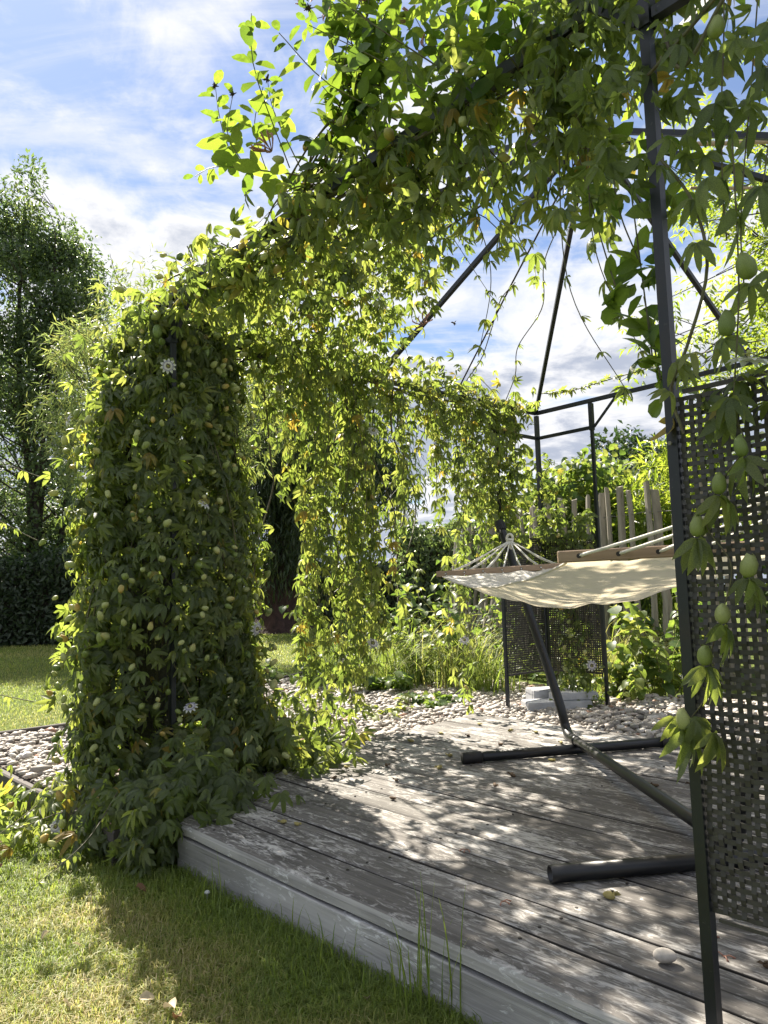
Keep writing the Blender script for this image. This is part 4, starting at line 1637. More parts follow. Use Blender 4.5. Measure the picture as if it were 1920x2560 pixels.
# ------------------------------------------------------------------ blocks under the far mesh corner
def slab(label, p, sx, sy, sz, rz):
    bmx = bmesh.new()
    bmesh.ops.create_cube(bmx, size=1.0)
    for v in bmx.verts:
        v.co = (v.co.x * sx, v.co.y * sy, (v.co.z + 0.5) * sz)
    bmesh.ops.bevel(bmx, geom=bmx.edges[:], offset=0.006, segments=2, affect='EDGES')
    bmesh.ops.subdivide_edges(bmx, edges=bmx.edges[:], cuts=1)
    for v in bmx.verts:
        v.co += Vector((random.uniform(-1, 1), random.uniform(-1, 1), random.uniform(-1, 1))) * 0.0013
    me = bpy.data.meshes.new('concrete_slab'); bmx.to_mesh(me); bmx.free()
    me.materials.append(M['concrete'])
    o = obj('concrete_slab', me, None, p, (0, 0, rz))
    return tag(o, label, 'concrete slab')


slab('grey concrete slab lying lowest on the pebbles under the far mesh corner', (1.115, 5.25, -0.045), 0.43, 0.20, 0.064, R(4))
slab('smaller grey concrete slab stacked on the front of the lower slab', (1.235, 5.265, 0.0195), 0.30, 0.13, 0.050, R(5))
slab('pale concrete slab standing on the gravel behind the two stacked slabs', (1.16, 5.50, -0.045), 0.36, 0.20, 0.112, R(7))

# ------------------------------------------------------------------ pebble and litter on the deck
pv, pf, pt = pebbles(np.array([0.0]), np.array([0.0]), np.array([0.0]), 0.02, 0.02)
bmx = bmesh.new(); bmesh.ops.create_icosphere(bmx, subdivisions=3, radius=1.0)
for v in bmx.verts:
    x, y, z = v.co
    v.co = (x * 0.0235 * (1 + 0.12 * x), y * 0.017 * (1 + 0.1 * x), z * 0.0135 * (1 + 0.08 * y))
me = bpy.data.meshes.new('loose_pebble'); bmx.to_mesh(me); bmx.free()
me.materials.append(M['pebble'])
at = me.attributes.new('tone', 'FLOAT', 'POINT'); at.data.foreach_set('value', [0.78] * len(me.vertices))
me.polygons.foreach_set('use_smooth', [True] * len(me.polygons))
o = obj('loose_pebble', me, None, (0.541, 1.645, 0.0150), (0, 0, R(-15)))
tag(o, 'single smooth cream pebble lying alone on the front deck boards', 'pebble')


def litter_pod(seed, mat):
    rs = random.Random(seed)
    V, F = [], []
    n = 7
    prof = [(0.05, -0.5), (0.22, -0.35), (0.30, -0.05), (0.25, 0.25), (0.12, 0.45)]
    for (r, z) in prof:
        for j in range(n):
            a = j * 2 * math.pi / n
            rr = r * rs.uniform(0.65, 1.2)
            V.append((z * 1.1, rr * math.cos(a), rr * math.sin(a) * 0.8))
    for i in range(len(prof) - 1):
        for j in range(n):
            F.append((i * n + j, i * n + (j + 1) % n, (i + 1) * n + (j + 1) % n, (i + 1) * n + j))
    F.append(tuple(range(n))[::-1]); F.append(tuple(range((len(prof) - 1) * n, len(prof) * n)))
    # a couple of ragged bracts
    for k in range(3):
        b = len(V)
        a = rs.uniform(0, 6.28)
        V += [(0.1, 0.1 * math.cos(a), 0.05), (0.35, 0.45 * math.cos(a), 0.1 + rs.uniform(0, .25)), (0.6, 0.5 * math.cos(a + .5), 0.05), (0.3, 0.2 * math.cos(a + .8), 0.02)]
        F.append((b, b + 1, b + 2, b + 3))
    return mesh('fallen_pod', V, F, M[mat], True)


LP = [litter_pod(i, 'dry_pod') for i in range(3)] + [litter_pod(5 + i, 'brown_pod') for i in range(3)]
# (t, o, size, kind)
litter = [(-2.25, 1.50, .03, 0), (-2.20, 1.52, .025, 1), (-1.13, 1.70, .040, 2), (-2.55, 2.62, .040, 1), (-2.42, 2.42, .036, 0), (-2.63, 2.30, .03, 3), (-2.95, 2.75, .032, 0), (-2.98, 3.0, .03, 0), (-2.83, 3.05, .03, 4), (-2.86, 2.55, .028, 3),
          (-2.75, 3.3, .034, 2), (-3.02, 3.35, .03, 1), (-2.62, 3.35, .03, 0), (-2.55, 2.98, .032, 5), (-2.1, 2.52, .034, 4), (-2.2, 1.95, .03, 5), (-2.62, 2.0, .03, 3), (-2.05, 2.35, .028, 3), (-1.6, 2.75, .03, 4), (-1.5, 2.85, .034, 3), (-0.72, 1.62, .03, 5), (-2.35, 3.2, .03, 2),
          (-2.74, 2.16, .026, 0), (-2.9, 2.2, .024, 4), (-2.4, 2.15, .024, 3), (-2.15, 2.85, .03, 1)]
green, brown = [], []
for (a, b, s, k) in litter:
    o = obj('fallen_pod', LP[k], None, W(a, b, s * 0.22), (0, random.uniform(-.2, .2), random.uniform(0, 6)))
    o.scale = (s,) * 3
    if k < 3:
        tag(o, {2: 'yellowed pod with dark tip lying beside the open end of the near foot bar' if b < 1.9 else 'withered yellow green seed pod fallen on the grey deck boards',
                1: 'plump yellow green pod lying alone on the middle of the deck' if (a, b) == (-2.55, 2.62) else 'withered yellow green seed pod fallen on the grey deck boards'}.get(k, 'withered yellow green seed pod fallen on the grey deck boards'), 'fallen pod', 'yellowed pods fallen on the deck')
    else:
        tag(o, 'shrivelled dark brown pod fallen on the grey deck boards', 'fallen pod', 'brown pods fallen on the deck')

# leaf litter on the lawn
def litter_leaf(seed, mat):
    rs = random.Random(seed)
    V, F, RB = [], [], []
    lobe(V, F, RB, 1.0, 0.33, 0, 0.5, 0.9, n=3, wave=0.14, rs=rs)
    V = [(x, y - 0.5, z + 0.12) for x, y, z in V]
    return mesh('fallen_leaf', V, F, M[mat], True)


LL = [litter_leaf(i, 'brown_leaf') for i in range(3)] + [litter_leaf(4 + i, 'pale_leaf') for i in range(3)]
for i in range(34):
    y = random.uniform(1.75, 3.3)
    x = random.uniform(-0.62, 0.12) * y
    t_, o_ = np.array([x, y]) @ DT, np.array([x, y]) @ DN
    if o_ > 1.2 or (t_ < -2.5 and o_ > 1.05):
        continue
    k = random.choice([0, 1, 2, 3, 4, 5])
    o = obj('fallen_leaf', LL[k], None, (x, y, Z_LAWN + 0.030), (random.uniform(-.5, .5), random.uniform(-.5, .5), random.uniform(0, 6)))
    s = random.uniform(0.022, 0.045); o.scale = (s,) * 3
    if k < 3:
        tag(o, 'curled dry brown leaf fallen on the short lawn grass', 'fallen leaf', 'brown leaves fallen on the lawn')
    else:
        tag(o, 'bleached cream leaf fallen on the short lawn grass', 'fallen leaf', 'pale leaves fallen on the lawn')
# small white mushroom in the grass
V, F = lathe_vf([(0.003, -0.03), (0.003, 0.0), (0.008, 0.001), (0.0085, 0.004), (0.006, 0.008), (0.002, 0.0095)], 12)
o = obj('mushroom', mesh('mushroom', V, F, M['white_petal'], True), None, (-0.565, 2.425, Z_LAWN + 0.035))
tag(o, 'tiny round white mushroom in the shaded grass near the deck corner', 'mushroom')
# fallen vine flowers on the deck: thin red and yellow threads
for i, (a, b) in enumerate([(-1.30, 1.50), (-0.86, 1.66), (-0.80, 1.60), (-1.62, 1.72)]):
    mb = MB()
    c = W(a, b, 0.004)
    for k in range(3):
        th = random.uniform(0, 6.28)
        dd = np.array([math.cos(th), math.sin(th), 0]) * 0.022
        mb.tube([c, c + dd * 0.5 + UP * 0.004, c + dd], [0.0016, 0.0013, 0.0022], 5)
    o = obj('fallen_petal', mb.mesh('fallen_petal', M['coral_petal'], True))
    tag(o, 'tiny coral honeysuckle flower dropped on the front deck boards', 'fallen petals', 'coral petals dropped on the deck')

# ------------------------------------------------------------------ chestnut paling fence
fence = thing('paling_fence', 'rustic chestnut paling fence of split grey stakes wired together behind the gazebo', 'fence', (1.6, 8.2, Z_GRAVEL))


def pale_mesh(seed, hgt):
    rs = random.Random(seed)
    n = 6
    V, F = [], []
    k = 7
    offs = [(rs.uniform(-.012, .012), rs.uniform(-.012, .012)) for _ in range(k + 1)]
    rr = [rs.uniform(0.8, 1.2) for _ in range(n)]
    for i in range(k + 1):
        z = hgt * i / k
        for j in range(n):
            a = j * 2 * math.pi / n
            r = 0.032 * rr[j] * (1 - 0.12 * i / k)
            V.append((offs[i][0] + r * math.cos(a) * 1.15, offs[i][1] + r * math.sin(a) * 0.75, z + (rs.uniform(-.015, .015) if i == k else 0)))
    for i in range(k):
        for j in range(n):
            F.append((i * n + j, i * n + (j + 1) % n, (i + 1) * n + (j + 1) % n, (i + 1) * n + j))
    F.append(tuple(range(n))[::-1]); F.append(tuple(range(k * n, k * n + n)))
    V = [(z, x, y) for (x, y, z) in V]      # long axis on local x so the grain runs along it
    return mesh('pale', V, F, M['pale_wood'])


PALES = [pale_mesh(i, 1.66) for i in range(6)]
path = curve_pts([(3.2, 5.35, 0), (2.4, 6.35, 0), (1.72, 7.25, 0), (1.12, 8.8, 0), (0.75, 10.2, 0)], 200)
seg = np.concatenate([[0], np.cumsum(np.linalg.norm(np.diff(path, axis=0), axis=1))])
tops = []
s = 0.0
i = 0
while s < seg[-1]:
    p = np.array([np.interp(s, seg, path[:, k]) for k in range(3)])
    lean = random.gauss(0, 0.018) + (0.13 if p[1] > 8.6 else 0.0) * random.uniform(0.5, 1.4)
    o = obj('pale', PALES[i % 6], fence, (p[0], p[1], Z_GRAVEL - 0.02))
    d = Vector((lean, random.gauss(0, 0.02), 1)).normalized()
    o.rotation_mode = 'QUATERNION'
    o.rotation_quaternion = d.to_track_quat('X', 'Y') @ Quaternion((1, 0, 0), random.uniform(0, 6))
    sc = random.uniform(0.975, 1.02)
    wv_ = 1.35 if i == 8 else random.uniform(0.8, 1.12)
    o.scale = (sc, wv_, wv_)
    tops.append((p, d))
    s += random.uniform(0.118, 0.136) * (1.0 if p[1] < 8.6 else 0.9)
    i += 1
for zf in (0.35, 0.85, 1.38):
    P = []
    for p, d in tops:
        P.append(p + np.array(d) * zf + np.array([0.0, -0.03, 0.006 * random.uniform(-1, 1)]))
        P.append(p + np.array(d) * zf + np.array([0.0, 0.03, 0.012 * random.uniform(-1, 1)]))
    V, F = tube_vf(P, 0.0035, 5)
    obj('wire', mesh('wire', V, F, M['wire'], True), fence)

# ------------------------------------------------------------------ trees, hedges and weeds beyond the gazebo
def clump_tree(root, centers, rad, per, tmpl, mat, size, tone=(0.1, 0.8), droop=0.3, name='crown', flat=1.0):
    """leaf clumps round the given centres; leaves lie on the outside of each clump and thin out inwards"""
    lv = Leaves(tmpl, mat)
    C = np.asarray(centers, float)
    for c in C:
        n = int(per * random.uniform(0.6, 1.4))
        d = rnd_dirs(n)
        r = rad * random.uniform(0.6, 1.35) * rng.random(n) ** 0.45
        P = c + d * r[:, None] * np.array([1, 1, flat])
        D = unit(d + rng.normal(size=(n, 3)) * 0.8 - UP * droop)
        Nn = unit(UP * 0.7 + d * 0.4 + rng.normal(size=(n, 3)) * 0.6)
        tn = random.uniform(-.15, .15) + rng.uniform(tone[0], tone[1], n)
        lv.add(P, D, Nn, size * rng.uniform(0.7, 1.25, n), tn)
    return lv.build(root, 'leaf', name, parts=0)


def limb_tubes(root, base, top, centers, r0_, bend=0.15, mat='bark', limbs=30, mains=1, spread=0.5):
    base = np.array(base, float); top = np.array(top, float)
    mb = MB()
    trunk_pts = []
    for m_ in range(mains):
        off = np.array([random.uniform(-1, 1), random.uniform(-1, 1), 0]) * (spread if m_ else 0)
        P = curve_pts([base + off * 0.25, base + (top - base) * 0.3 + off * 0.6 + rng.normal(0, bend, 3) * [1, 1, 0], base + (top - base) * 0.65 + off + rng.normal(0, bend, 3) * [1, 1, 0], top + off * 1.3 - UP * (0.6 * m_)], 22)
        rr = np.linspace(1, 0.16, 22) * r0_ * (1 if m_ == 0 else 0.65)
        mb.tube(P, rr, 9)
        trunk_pts.append((P, rr))
    obj('trunk', mb.mesh('trunk', M[mat], True), root)
    lb = Stems(6)
    C = list(centers); random.shuffle(C)
    for c in C[:limbs]:
        P, rr = random.choice(trunk_pts)
        z = c[2] - np.linalg.norm((c - P[np.argmin(np.abs(P[:, 2] - c[2]))])[:2]) * random.uniform(0.6, 1.1)
        k = int(np.argmin(np.abs(P[:, 2] - z)))
        a = P[k]
        Q = curve_pts([a, a + (c - a) * 0.4 + rng.normal(0, 0.08, 3), c], 8)
        lb.add(Q, np.linspace(max(rr[k] * 0.5, 0.012), 0.006, 8))
        for _ in range(3):
            e = c + rng.normal(0, 0.28, 3)
            lb.add(curve_pts([Q[5], (Q[5] + e) / 2 + rng.normal(0, 0.05, 3), e], 5), np.linspace(0.009, 0.003, 5))
    lb.build('limbs', root, M[mat], kind=None)


def ellipse_pts(n, c, r, fn=None, shell=0.0):
    outp = []
    while len(outp) < n:
        v = rng.uniform(-1, 1, 3)
        q = np.linalg.norm(v)
        if q > 1 or q < shell:
            continue
        p = np.array(c) + v * np.array(r)
        if fn is None or fn(p):
            outp.append(p)
    return np.array(outp)


# tall open tree at the left
tr = thing('tall_tree', 'tall airy tree with several dark stems rising above the lawn hedge at the far left', 'tree', (-8.9, 19.2, Z_LAWN))
cts = np.concatenate([ellipse_pts(66, (-9.7, 19.2, 8.3), (2.5, 1.7, 2.9)), ellipse_pts(26, (-9.8, 19.2, 9.9), (2.0, 1.2, 0.9)), ellipse_pts(16, (-7.9, 19.1, 8.4), (0.9, 0.8, 1.6)), ellipse_pts(90, (-9.7, 19.2, 5.6), (3.0, 2.0, 3.5)), ellipse_pts(32, (-8.2, 19.0, 6.9), (1.3, 1.1, 3.2)), ellipse_pts(36, (-9.1, 19.4, 2.6), (2.6, 1.3, 1.1)),
                      np.array([(-9.1, 19, 11.0), (-8.95, 19, 10.6), (-8.25, 19, 10.2), (-8.15, 19, 9.8), (-9.5, 19, 10.6), (-10.1, 19, 10.6), (-7.5, 19, 8.6), (-7.35, 19, 7.8), (-7.6, 19, 9.1), (-10.8, 19, 10.2), (-7.2, 19, 7.1), (-9.9, 19, 11.3), (-9.0, 19, 11.5), (-9.0, 19, 12.0)])])
limb_tubes(tr, (-8.9, 19.2, Z_LAWN), (-9.2, 19.2, 11.2), cts, 0.14, 0.12, limbs=130, mains=5, spread=1.2)
clump_tree(tr, cts, 0.62, 170, SMALL, M['tree_leaf'], 0.13, (0.0, 0.75), droop=0.0)

# neighbour beyond it, out to the left edge
tr = thing('broadleaf_tree', 'darker broadleaf tree behind the tall airy tree at the edge of the lawn', 'tree', (-13.2, 23.5, Z_LAWN))
cts = np.concatenate([ellipse_pts(80, (-12.6, 23.5, 4.8), (3.2, 1.9, 4.0)), ellipse_pts(24, (-9.8, 23.5, 3.4), (1.7, 1.2, 1.8))])
limb_tubes(tr, (-13.2, 23.5, Z_LAWN), (-13.0, 23.5, 7.6), cts, 0.2, limbs=50, mains=3)
clump_tree(tr, cts, 0.62, 150, SMALL, M['tree_leaf'], 0.13, (0.0, 0.5), droop=0.1)

# pale narrow-leaved tree between the tall tree and the vine column
tr = thing('willow_tree', 'pale grey green willow with fine narrow leaves just left of the vine column', 'tree', (-4.1, 12.4, Z_LAWN))
cts = np.concatenate([ellipse_pts(90, (-3.75, 12.4, 4.0), (1.75, 1.2, 1.75)), ellipse_pts(40, (-2.6, 12.6, 4.2), (1.3, 1.0, 1.3)), ellipse_pts(20, (-4.6, 12.3, 3.2), (0.8, 0.8, 1.2)),
                      np.array([(-4.3, 12.3, 5.9), (-3.6, 12.3, 6.05), (-3.2, 12.3, 5.95), (-2.7, 12.3, 5.9), (-4.0, 12.3, 6.1), (-4.75, 12.3, 5.2), (-2.2, 12.3, 5.75)])])
limb_tubes(tr, (-4.1, 12.4, Z_LAWN), (-3.6, 12.4, 5.2), cts, 0.12, limbs=80, mains=3, spread=0.6)
clump_tree(tr, cts, 0.42, 130, SLIM, M['willow_leaf'], 0.15, (0.1, 0.9), droop=0.55)

# weeping conifer with a broad dark trunk behind the curtain
tr = thing('weeping_conifer', 'dark weeping conifer with a broad reddish trunk on the lawn behind the vine curtain', 'tree', (-2.75, 20.2, Z_LAWN))
base = np.array([-2.75, 20.2, Z_LAWN])
P = curve_pts([base, base + (0, 0, 1.2), base + (0.05, 0, 2.6), base + (0.1, 0, 4.4), base + (0.2, 0, 5.8)], 30)
V, F = [], []
n_ = 22
for i, p in enumerate(P):
    for j in range(n_):
        a = j * 2 * math.pi / n_
        r = (0.80 - 0.06 * i / 29 * 8) * (1 + 0.10 * math.sin(3 * a + 1.0) + 0.07 * math.sin(7 * a)) * (1 + 0.35 * math.exp(-p[2] * 1.6)) * max(0.35, 1 - i / 44)
        V.append((p[0] + r * math.cos(a), p[1] + r * math.sin(a), p[2]))
for i in range(len(P) - 1):
    for j in range(n_):
        F.append((i * n_ + j, i * n_ + (j + 1) % n_, (i + 1) * n_ + (j + 1) % n_, (i + 1) * n_ + j))
obj('trunk', mesh('trunk', V, F, M['red_bark'], True), tr)
cts = np.concatenate([ellipse_pts(80, (-2.6, 20.2, 4.9), (2.2, 1.8, 1.5)), ellipse_pts(36, (-2.6, 19.5, 2.9), (1.0, 0.5, 2.0)), ellipse_pts(22, (0.0, 20.0, 4.4), (0.9, 0.9, 1.3))])
clump_tree(tr, cts, 0.62, 190, SLIM, M['hedge_leaf'], 0.26, (0.1, 0.9), droop=1.6, flat=1.3)


# dark clipped hedge along the far lawn
def hedge(label, x0, x1, y, z1, depth, n, mat, size, tone=(0, 0.6), tmpl=None, wob=0.12, zbase=Z_LAWN, name='hedge', cat='hedge'):
    root = thing(name, label, cat, ((x0 + x1) / 2, y, zbase))
    nx = max(6, int((x1 - x0) / 0.35)); prof = []
    V, F = [], []
    for i in range(nx + 1):
        x = x0 + (x1 - x0) * i / nx
        for (dy, z) in ((-depth / 2 * 0.8, zbase), (-depth / 2 * 0.85, zbase + (z1 - zbase) * 0.5), (-depth / 2 * 0.6, z1 - 0.22), (depth / 2 * 0.6, z1 - 0.22), (depth / 2 * 0.8, zbase)):
            V.append((x, y + dy + random.uniform(-.06, .06), z + (random.uniform(-.1, .06) if z > zbase else 0)))
    for i in range(nx):
        for j in range(4):
            F.append((i * 5 + j, (i + 1) * 5 + j, (i + 1) * 5 + j + 1, i * 5 + j + 1))
    F.append((0, 1, 2, 3, 4)); F.append(tuple(nx * 5 + k for k in range(5))[::-1])
    obj('hedge_core', mesh('hedge_core', V, F, M['soil']), root)
    lv = Leaves(tmpl or SMALL, M[mat])
    # face and top
    x = rng.uniform(x0, x1, n)
    f = rng.random(n)
    top = f > 0.72
    z = np.where(top, z1 + wob * (vnoise(np.column_stack([x, x * 0]), 1.1, 8) - 0.4) * 2 + rng.normal(0, 0.07, n), zbase + (z1 - zbase) * rng.random(n))
    yy = np.where(top, y + rng.uniform(-depth / 2, depth / 2, n), y - depth / 2 + rng.normal(0, 0.08, n) + 0.1 * (vnoise(np.column_stack([x, z]), 1.6, 2) - 0.5))
    P = np.column_stack([x, yy, z])
    Nn = np.where(top[:, None], UP[None], np.array([[0, -1.0, 0.35]])) + rng.normal(size=(n, 3)) * 0.5
    D = rng.normal(size=(n, 3)) + np.array([0, -0.3, -0.2])
    lv.add(P, D, Nn, size * rng.uniform(0.7, 1.3, n), rng.uniform(tone[0], tone[1], n))
    lv.build(root, 'leaf', 'foliage', parts=0)
    return root


hedge('long dark evergreen hedge closing the far end of the lawn at the left', -13.0, -3.6, 17.6, 1.75, 1.5, 17000, 'hedge_leaf', 0.13)
hedge('dark hedge far behind the conifer trunk seen through the vine curtain', -1.6, 1.4, 17.6, 1.35, 1.2, 5000, 'hedge_leaf', 0.12, (0.1, 0.9))
hedge('mixed leafy hedge behind the paling fence seen left of the far mesh corner', 0.2, 3.6, 14.0, 1.95, 1.6, 9000, 'tree_leaf', 0.11, (0.1, 0.9), wob=0.3)


def bush(label, c, r, n_cl, per, tmpl, mat, size, tone, name='bush', cat='bush', rad=0.3, droop=0.2, zbase=Z_GRAVEL, stems=14):
    root = thing(name, label, cat, (c[0], c[1], zbase))
    cts = ellipse_pts(n_cl, c, r)
    st_ = Stems(5)
    for q in cts[:stems]:
        b = np.array([c[0] + rng.normal(0, 0.12), c[1] + rng.normal(0, 0.12), zbase])
        st_.add(curve_pts([b, (b + q) / 2 + rng.normal(0, 0.06, 3), q], 7), np.linspace(0.016, 0.004, 7))
    st_.build('branches', root, M['bark'], kind=None)
    clump_tree(root, cts, rad, per, tmpl, M[mat], size, tone, droop, name='foliage')
    return root


bush('bright green bush right behind the first stakes of the paling fence', (2.15, 8.7, 1.35), (0.75, 0.5, 1.15), 60, 90, BROAD, 'weed_leaf', 0.085, (0.2, 1.0), rad=0.26)
bush('yellow green tangled shrub behind the fence beside the near post', (3.15, 8.0, 1.45), (0.7, 0.5, 1.0), 60, 110, SLIM, 'lime_leaf', 0.15, (0.0, 0.9), rad=0.28, droop=0.5)
bush('dark rounded hedgerow tree in the distance above the paling fence', (4.15, 12.4, 2.0), (0.95, 0.7, 1.35), 60, 130, SMALL, 'hedge_leaf', 0.11, (0.2, 0.9), name='hedgerow_tree', cat='tree', rad=0.32)
bush('grey green shrub low behind the fence left of the corner post', (1.75, 9.6, 1.0), (0.85, 0.5, 0.95), 50, 100, SMALL, 'tree_leaf', 0.09, (0.1, 0.9), rad=0.28)
bush('leafy elder bush filling the gap behind the fence and the near post', (2.75, 9.6, 1.2), (0.9, 0.6, 1.1), 55, 90, BROAD, 'tree_leaf', 0.10, (0.2, 0.9), rad=0.3)
bush('dense leafy shrub behind the woven panel of the near post', (3.9, 6.6, 1.2), (0.9, 0.6, 1.3), 60, 90, BROAD, 'weed_leaf', 0.10, (0.1, 0.8), rad=0.3)

# loose tree with feathered drooping leaves leaning in from the right
tr = thing('feather_leaved_tree', 'slender tree with drooping feathered lime leaves arching in behind the near post', 'tree', (4.3, 5.6, Z_GRAVEL))
lv = Leaves(FEATHER, M['lime_leaf'])
st_ = Stems(6)
tb = np.array([4.3, 5.6, Z_GRAVEL])
mb = MB()
P = curve_pts([tb, tb + (0.05, 0, 1.2), tb + (-0.1, 0, 2.4), tb + (0.0, 0, 3.6)], 16)
mb.tube(P, np.linspace(0.06, 0.025, 16), 8)
obj('trunk', mb.mesh('trunk', M['bark'], True), tr)
for k in range(92):
    a = P[random.randint(5, 15)]
    e = np.array([random.uniform(2.0, 3.9), random.uniform(4.7, 6.3), random.uniform(1.9, 4.4)])
    if k < 3:
        e = np.array([(1.9, 5.3, 2.45), (1.75, 5.5, 2.25), (2.05, 5.2, 2.2)][k])
    Q = curve_pts([a, a + (e - a) * 0.5 + UP * random.uniform(0.15, 0.4), e], 22)
    st_.add(Q, np.linspace(0.011, 0.0025, 22))
    dirv = unit(Q[-1] - Q[-4])
    for i in range(7, 22):
        for _ in range(2):
            if random.random() < 0.25:
                continue
            sd_ = rnd_dirs(1)[0]
            D = unit(dirv * 0.4 + sd_ * 0.8 - UP * 0.35)
            lv.add(Q[i], D, UP + rnd_dirs(1)[0] * 0.5, random.uniform(0.15, 0.25), random.uniform(0.0, 0.8))
st_.build('branches', tr, M['bark'], kind=None)
lv.build(tr, 'leaf', 'crown', parts=0)

# weeds along the back of the pebbles
weed_lab = [('tall clump of arching grass leaning over the pebbles behind the vine curtain', 0.05, 6.75, 260, .40, .85, 0.35),
            ('dry yellow grass clump beside the left post of the far mesh corner', 0.60, 6.55, 240, .45, .95, 0.5),
            ('thick bright grass growing between the far mesh corner and the hammock foot', 0.78, 6.2, 160, .35, .7, 0.3),
            ('straw coloured tall grass right of the far mesh corner', 1.75, 6.15, 170, .45, .85, 0.55),
            ('feathery dark grass clump on the lawn edge behind the curtain strands', -0.45, 7.3, 260, .35, .75, 0.2),
            ('low grass clump at the fence foot right of the far corner', 2.25, 5.95, 120, .3, .6, 0.4)]
for lab, x, y, n, h0, h1, tn in weed_lab:
    p = np.array([x, y]); tuft(lab, p @ DT, p @ DN, n, h0, h1, Z_GRAVEL - 0.02, 0.13, tn, 0.007, lean=(0.4, 1.5), cat='grass clump')


def weed(label, x, y, hgt, n, tmpl, size, tone, spread=0.16, mat='weed_leaf', name='leafy_weed', cat='weed'):
    root = thing(name, label, cat, (x, y, Z_GRAVEL))
    st_ = Stems(5); lv = Leaves(tmpl, M[mat])
    for k in range(n):
        b = np.array([x + rng.normal(0, spread * .6), y + rng.normal(0, spread * .6), Z_GRAVEL - 0.01])
        hh = hgt * random.uniform(0.5, 1.1)
        e = b + np.array([rng.normal(0, spread), rng.normal(0, spread), hh])
        Q = curve_pts([b, (b + e) / 2 + rng.normal(0, 0.03, 3), e], 12)
        st_.add(Q, np.linspace(0.005, 0.002, 12))
        for i in range(2, 12):
            for sgn in (0, 3.14):
                a = i * 1.57 + sgn + random.uniform(-.4, .4)
                o_ = np.array([math.cos(a), math.sin(a), 0])
                lv.add(Q[i], o_ + UP * random.uniform(-.4, .4), UP + o_ * 0.4 + rng.normal(0, .3, 3), size * random.uniform(0.5, 1.15), random.uniform(*tone))
    st_.build('stems', root, M['vine_stem'], kind=None)
    lv.build(root, 'leaf', 'foliage', parts=0)
    return root


weed('broad pale leaved weed standing right of the far mesh corner', 1.95, 5.75, 0.62, 9, BROAD, 0.12, (0.2, 1.0))
weed('nettle like weeds crowding the foot of the paling fence', 2.35, 6.25, 0.75, 12, BROAD, 0.10, (0.0, 0.8), 0.25)
weed('low weeds with rounded leaves at the foot of the right mesh post', 1.68, 5.55, 0.26, 10, BROAD, 0.075, (0.3, 1.0), 0.14)
weed('leafy weeds between the curtain strands and the far mesh corner', 0.35, 6.9, 0.85, 14, BROAD, 0.09, (0.1, 0.9), 0.25)
weed('bindweed mound with heart shaped leaves on the pebble edge', -0.05, 6.55, 0.22, 12, BROAD, 0.085, (0.0, 0.7), 0.26)
weed('dark leafy weeds at the lawn corner of the pebble bed', -0.62, 7.05, 0.28, 12, BROAD, 0.085, (0.0, 0.5), 0.26)
weed('thicket of mixed weeds filling the space before the leaning stakes', 0.85, 7.4, 1.0, 16, SMALL, 0.10, (0.1, 1.0), 0.32)
weed('bramble tangle at the left end of the paling fence', -0.1, 8.3, 1.05, 18, BROAD, 0.09, (0.0, 0.9), 0.40)
weed('shrubby weeds below the hammock beside the fence wire', 1.35, 6.9, 0.75, 12, BROAD, 0.09, (0.1, 0.9), 0.25)
weed('small yellow green seedlings sprouting among the pebbles', -0.10, 5.35, 0.06, 9, BROAD, 0.05, (0.7, 1.0), 0.16, cat='seedlings', name='seedlings')
weed('heart leaved seedling patch creeping on the pebbles', 0.32, 5.55, 0.07, 8, BROAD, 0.065, (0.2, 0.6), 0.12, cat='seedlings', name='seedlings')

# ------------------------------------------------------------------ climbing plants on the gazebo
def put(root, name, meshes, items, jit=0.35):
    """items: (point, hanging axis, size)"""
    P = [i[0] for i in items]; D = [unit(np.array(i[1]) + rng.normal(0, jit, 3)) for i in items]; Z = [i[2] for i in items]
    return scatter_meshes(name, meshes, root, P, D, None, Z)


def strand(lv, st_, top, bottom, n, size, wob=0.05, tone=(0.0, 0.84), r=0.0016, nodes=True, out=None, items=None, pod=0.0, yellow=0.03, dens=1.0):
    top = np.array(top, float); bottom = np.array(bottom, float)
    k = 5
    C = [top + (bottom - top) * i / k + (rng.normal(0, wob, 3) * [1, 1, 0.3] if 0 < i else 0) for i in range(k + 1)]
    Q = curve_pts(C, max(n, 6))
    st_.add(Q, np.linspace(r * 1.5, r * 0.8, len(Q)))
    m_ = len(Q)
    for i in range(1, m_):
        if random.random() > dens:
            continue
        th = i * 2.4 + random.uniform(-.7, .7)
        o_ = np.array([math.cos(th), math.sin(th), 0])
        if out is not None:
            o_ = unit(o_ + np.array(out) * 0.8)
        pet = Q[i] + o_ * random.uniform(0.01, 0.04)
        D = unit(o_ * 0.6 - UP * random.uniform(0.3, 1.1) + rnd_dirs(1)[0] * 0.35)
        Nn = unit(o_ * 0.7 + UP * 0.7 + rnd_dirs(1)[0] * 0.35)
        lv.add(pet, D, Nn, size * random.uniform(0.65, 1.15), vine_tone(1, tone[0], tone[1], yellow))
        if items is not None and random.random() < pod:
            items.append((pet - UP * random.uniform(0, .02), o_ * 0.4 + UP * random.uniform(-1, 0.8), random.uniform(0.028, 0.040)))
    return Q


# ---- 1. column over the left leg
v1 = thing('passionflower_vine', 'dense passionflower vine smothering the left mesh corner down to the lawn', 'climbing vine', W(T0 + 0.16, O0 + 0.14, Z_LAWN))
lv = Leaves(PALM, M['vine_leaf'])
cx_, cy_ = (W(T0 + 0.17, O0 + 0.15)[:2])


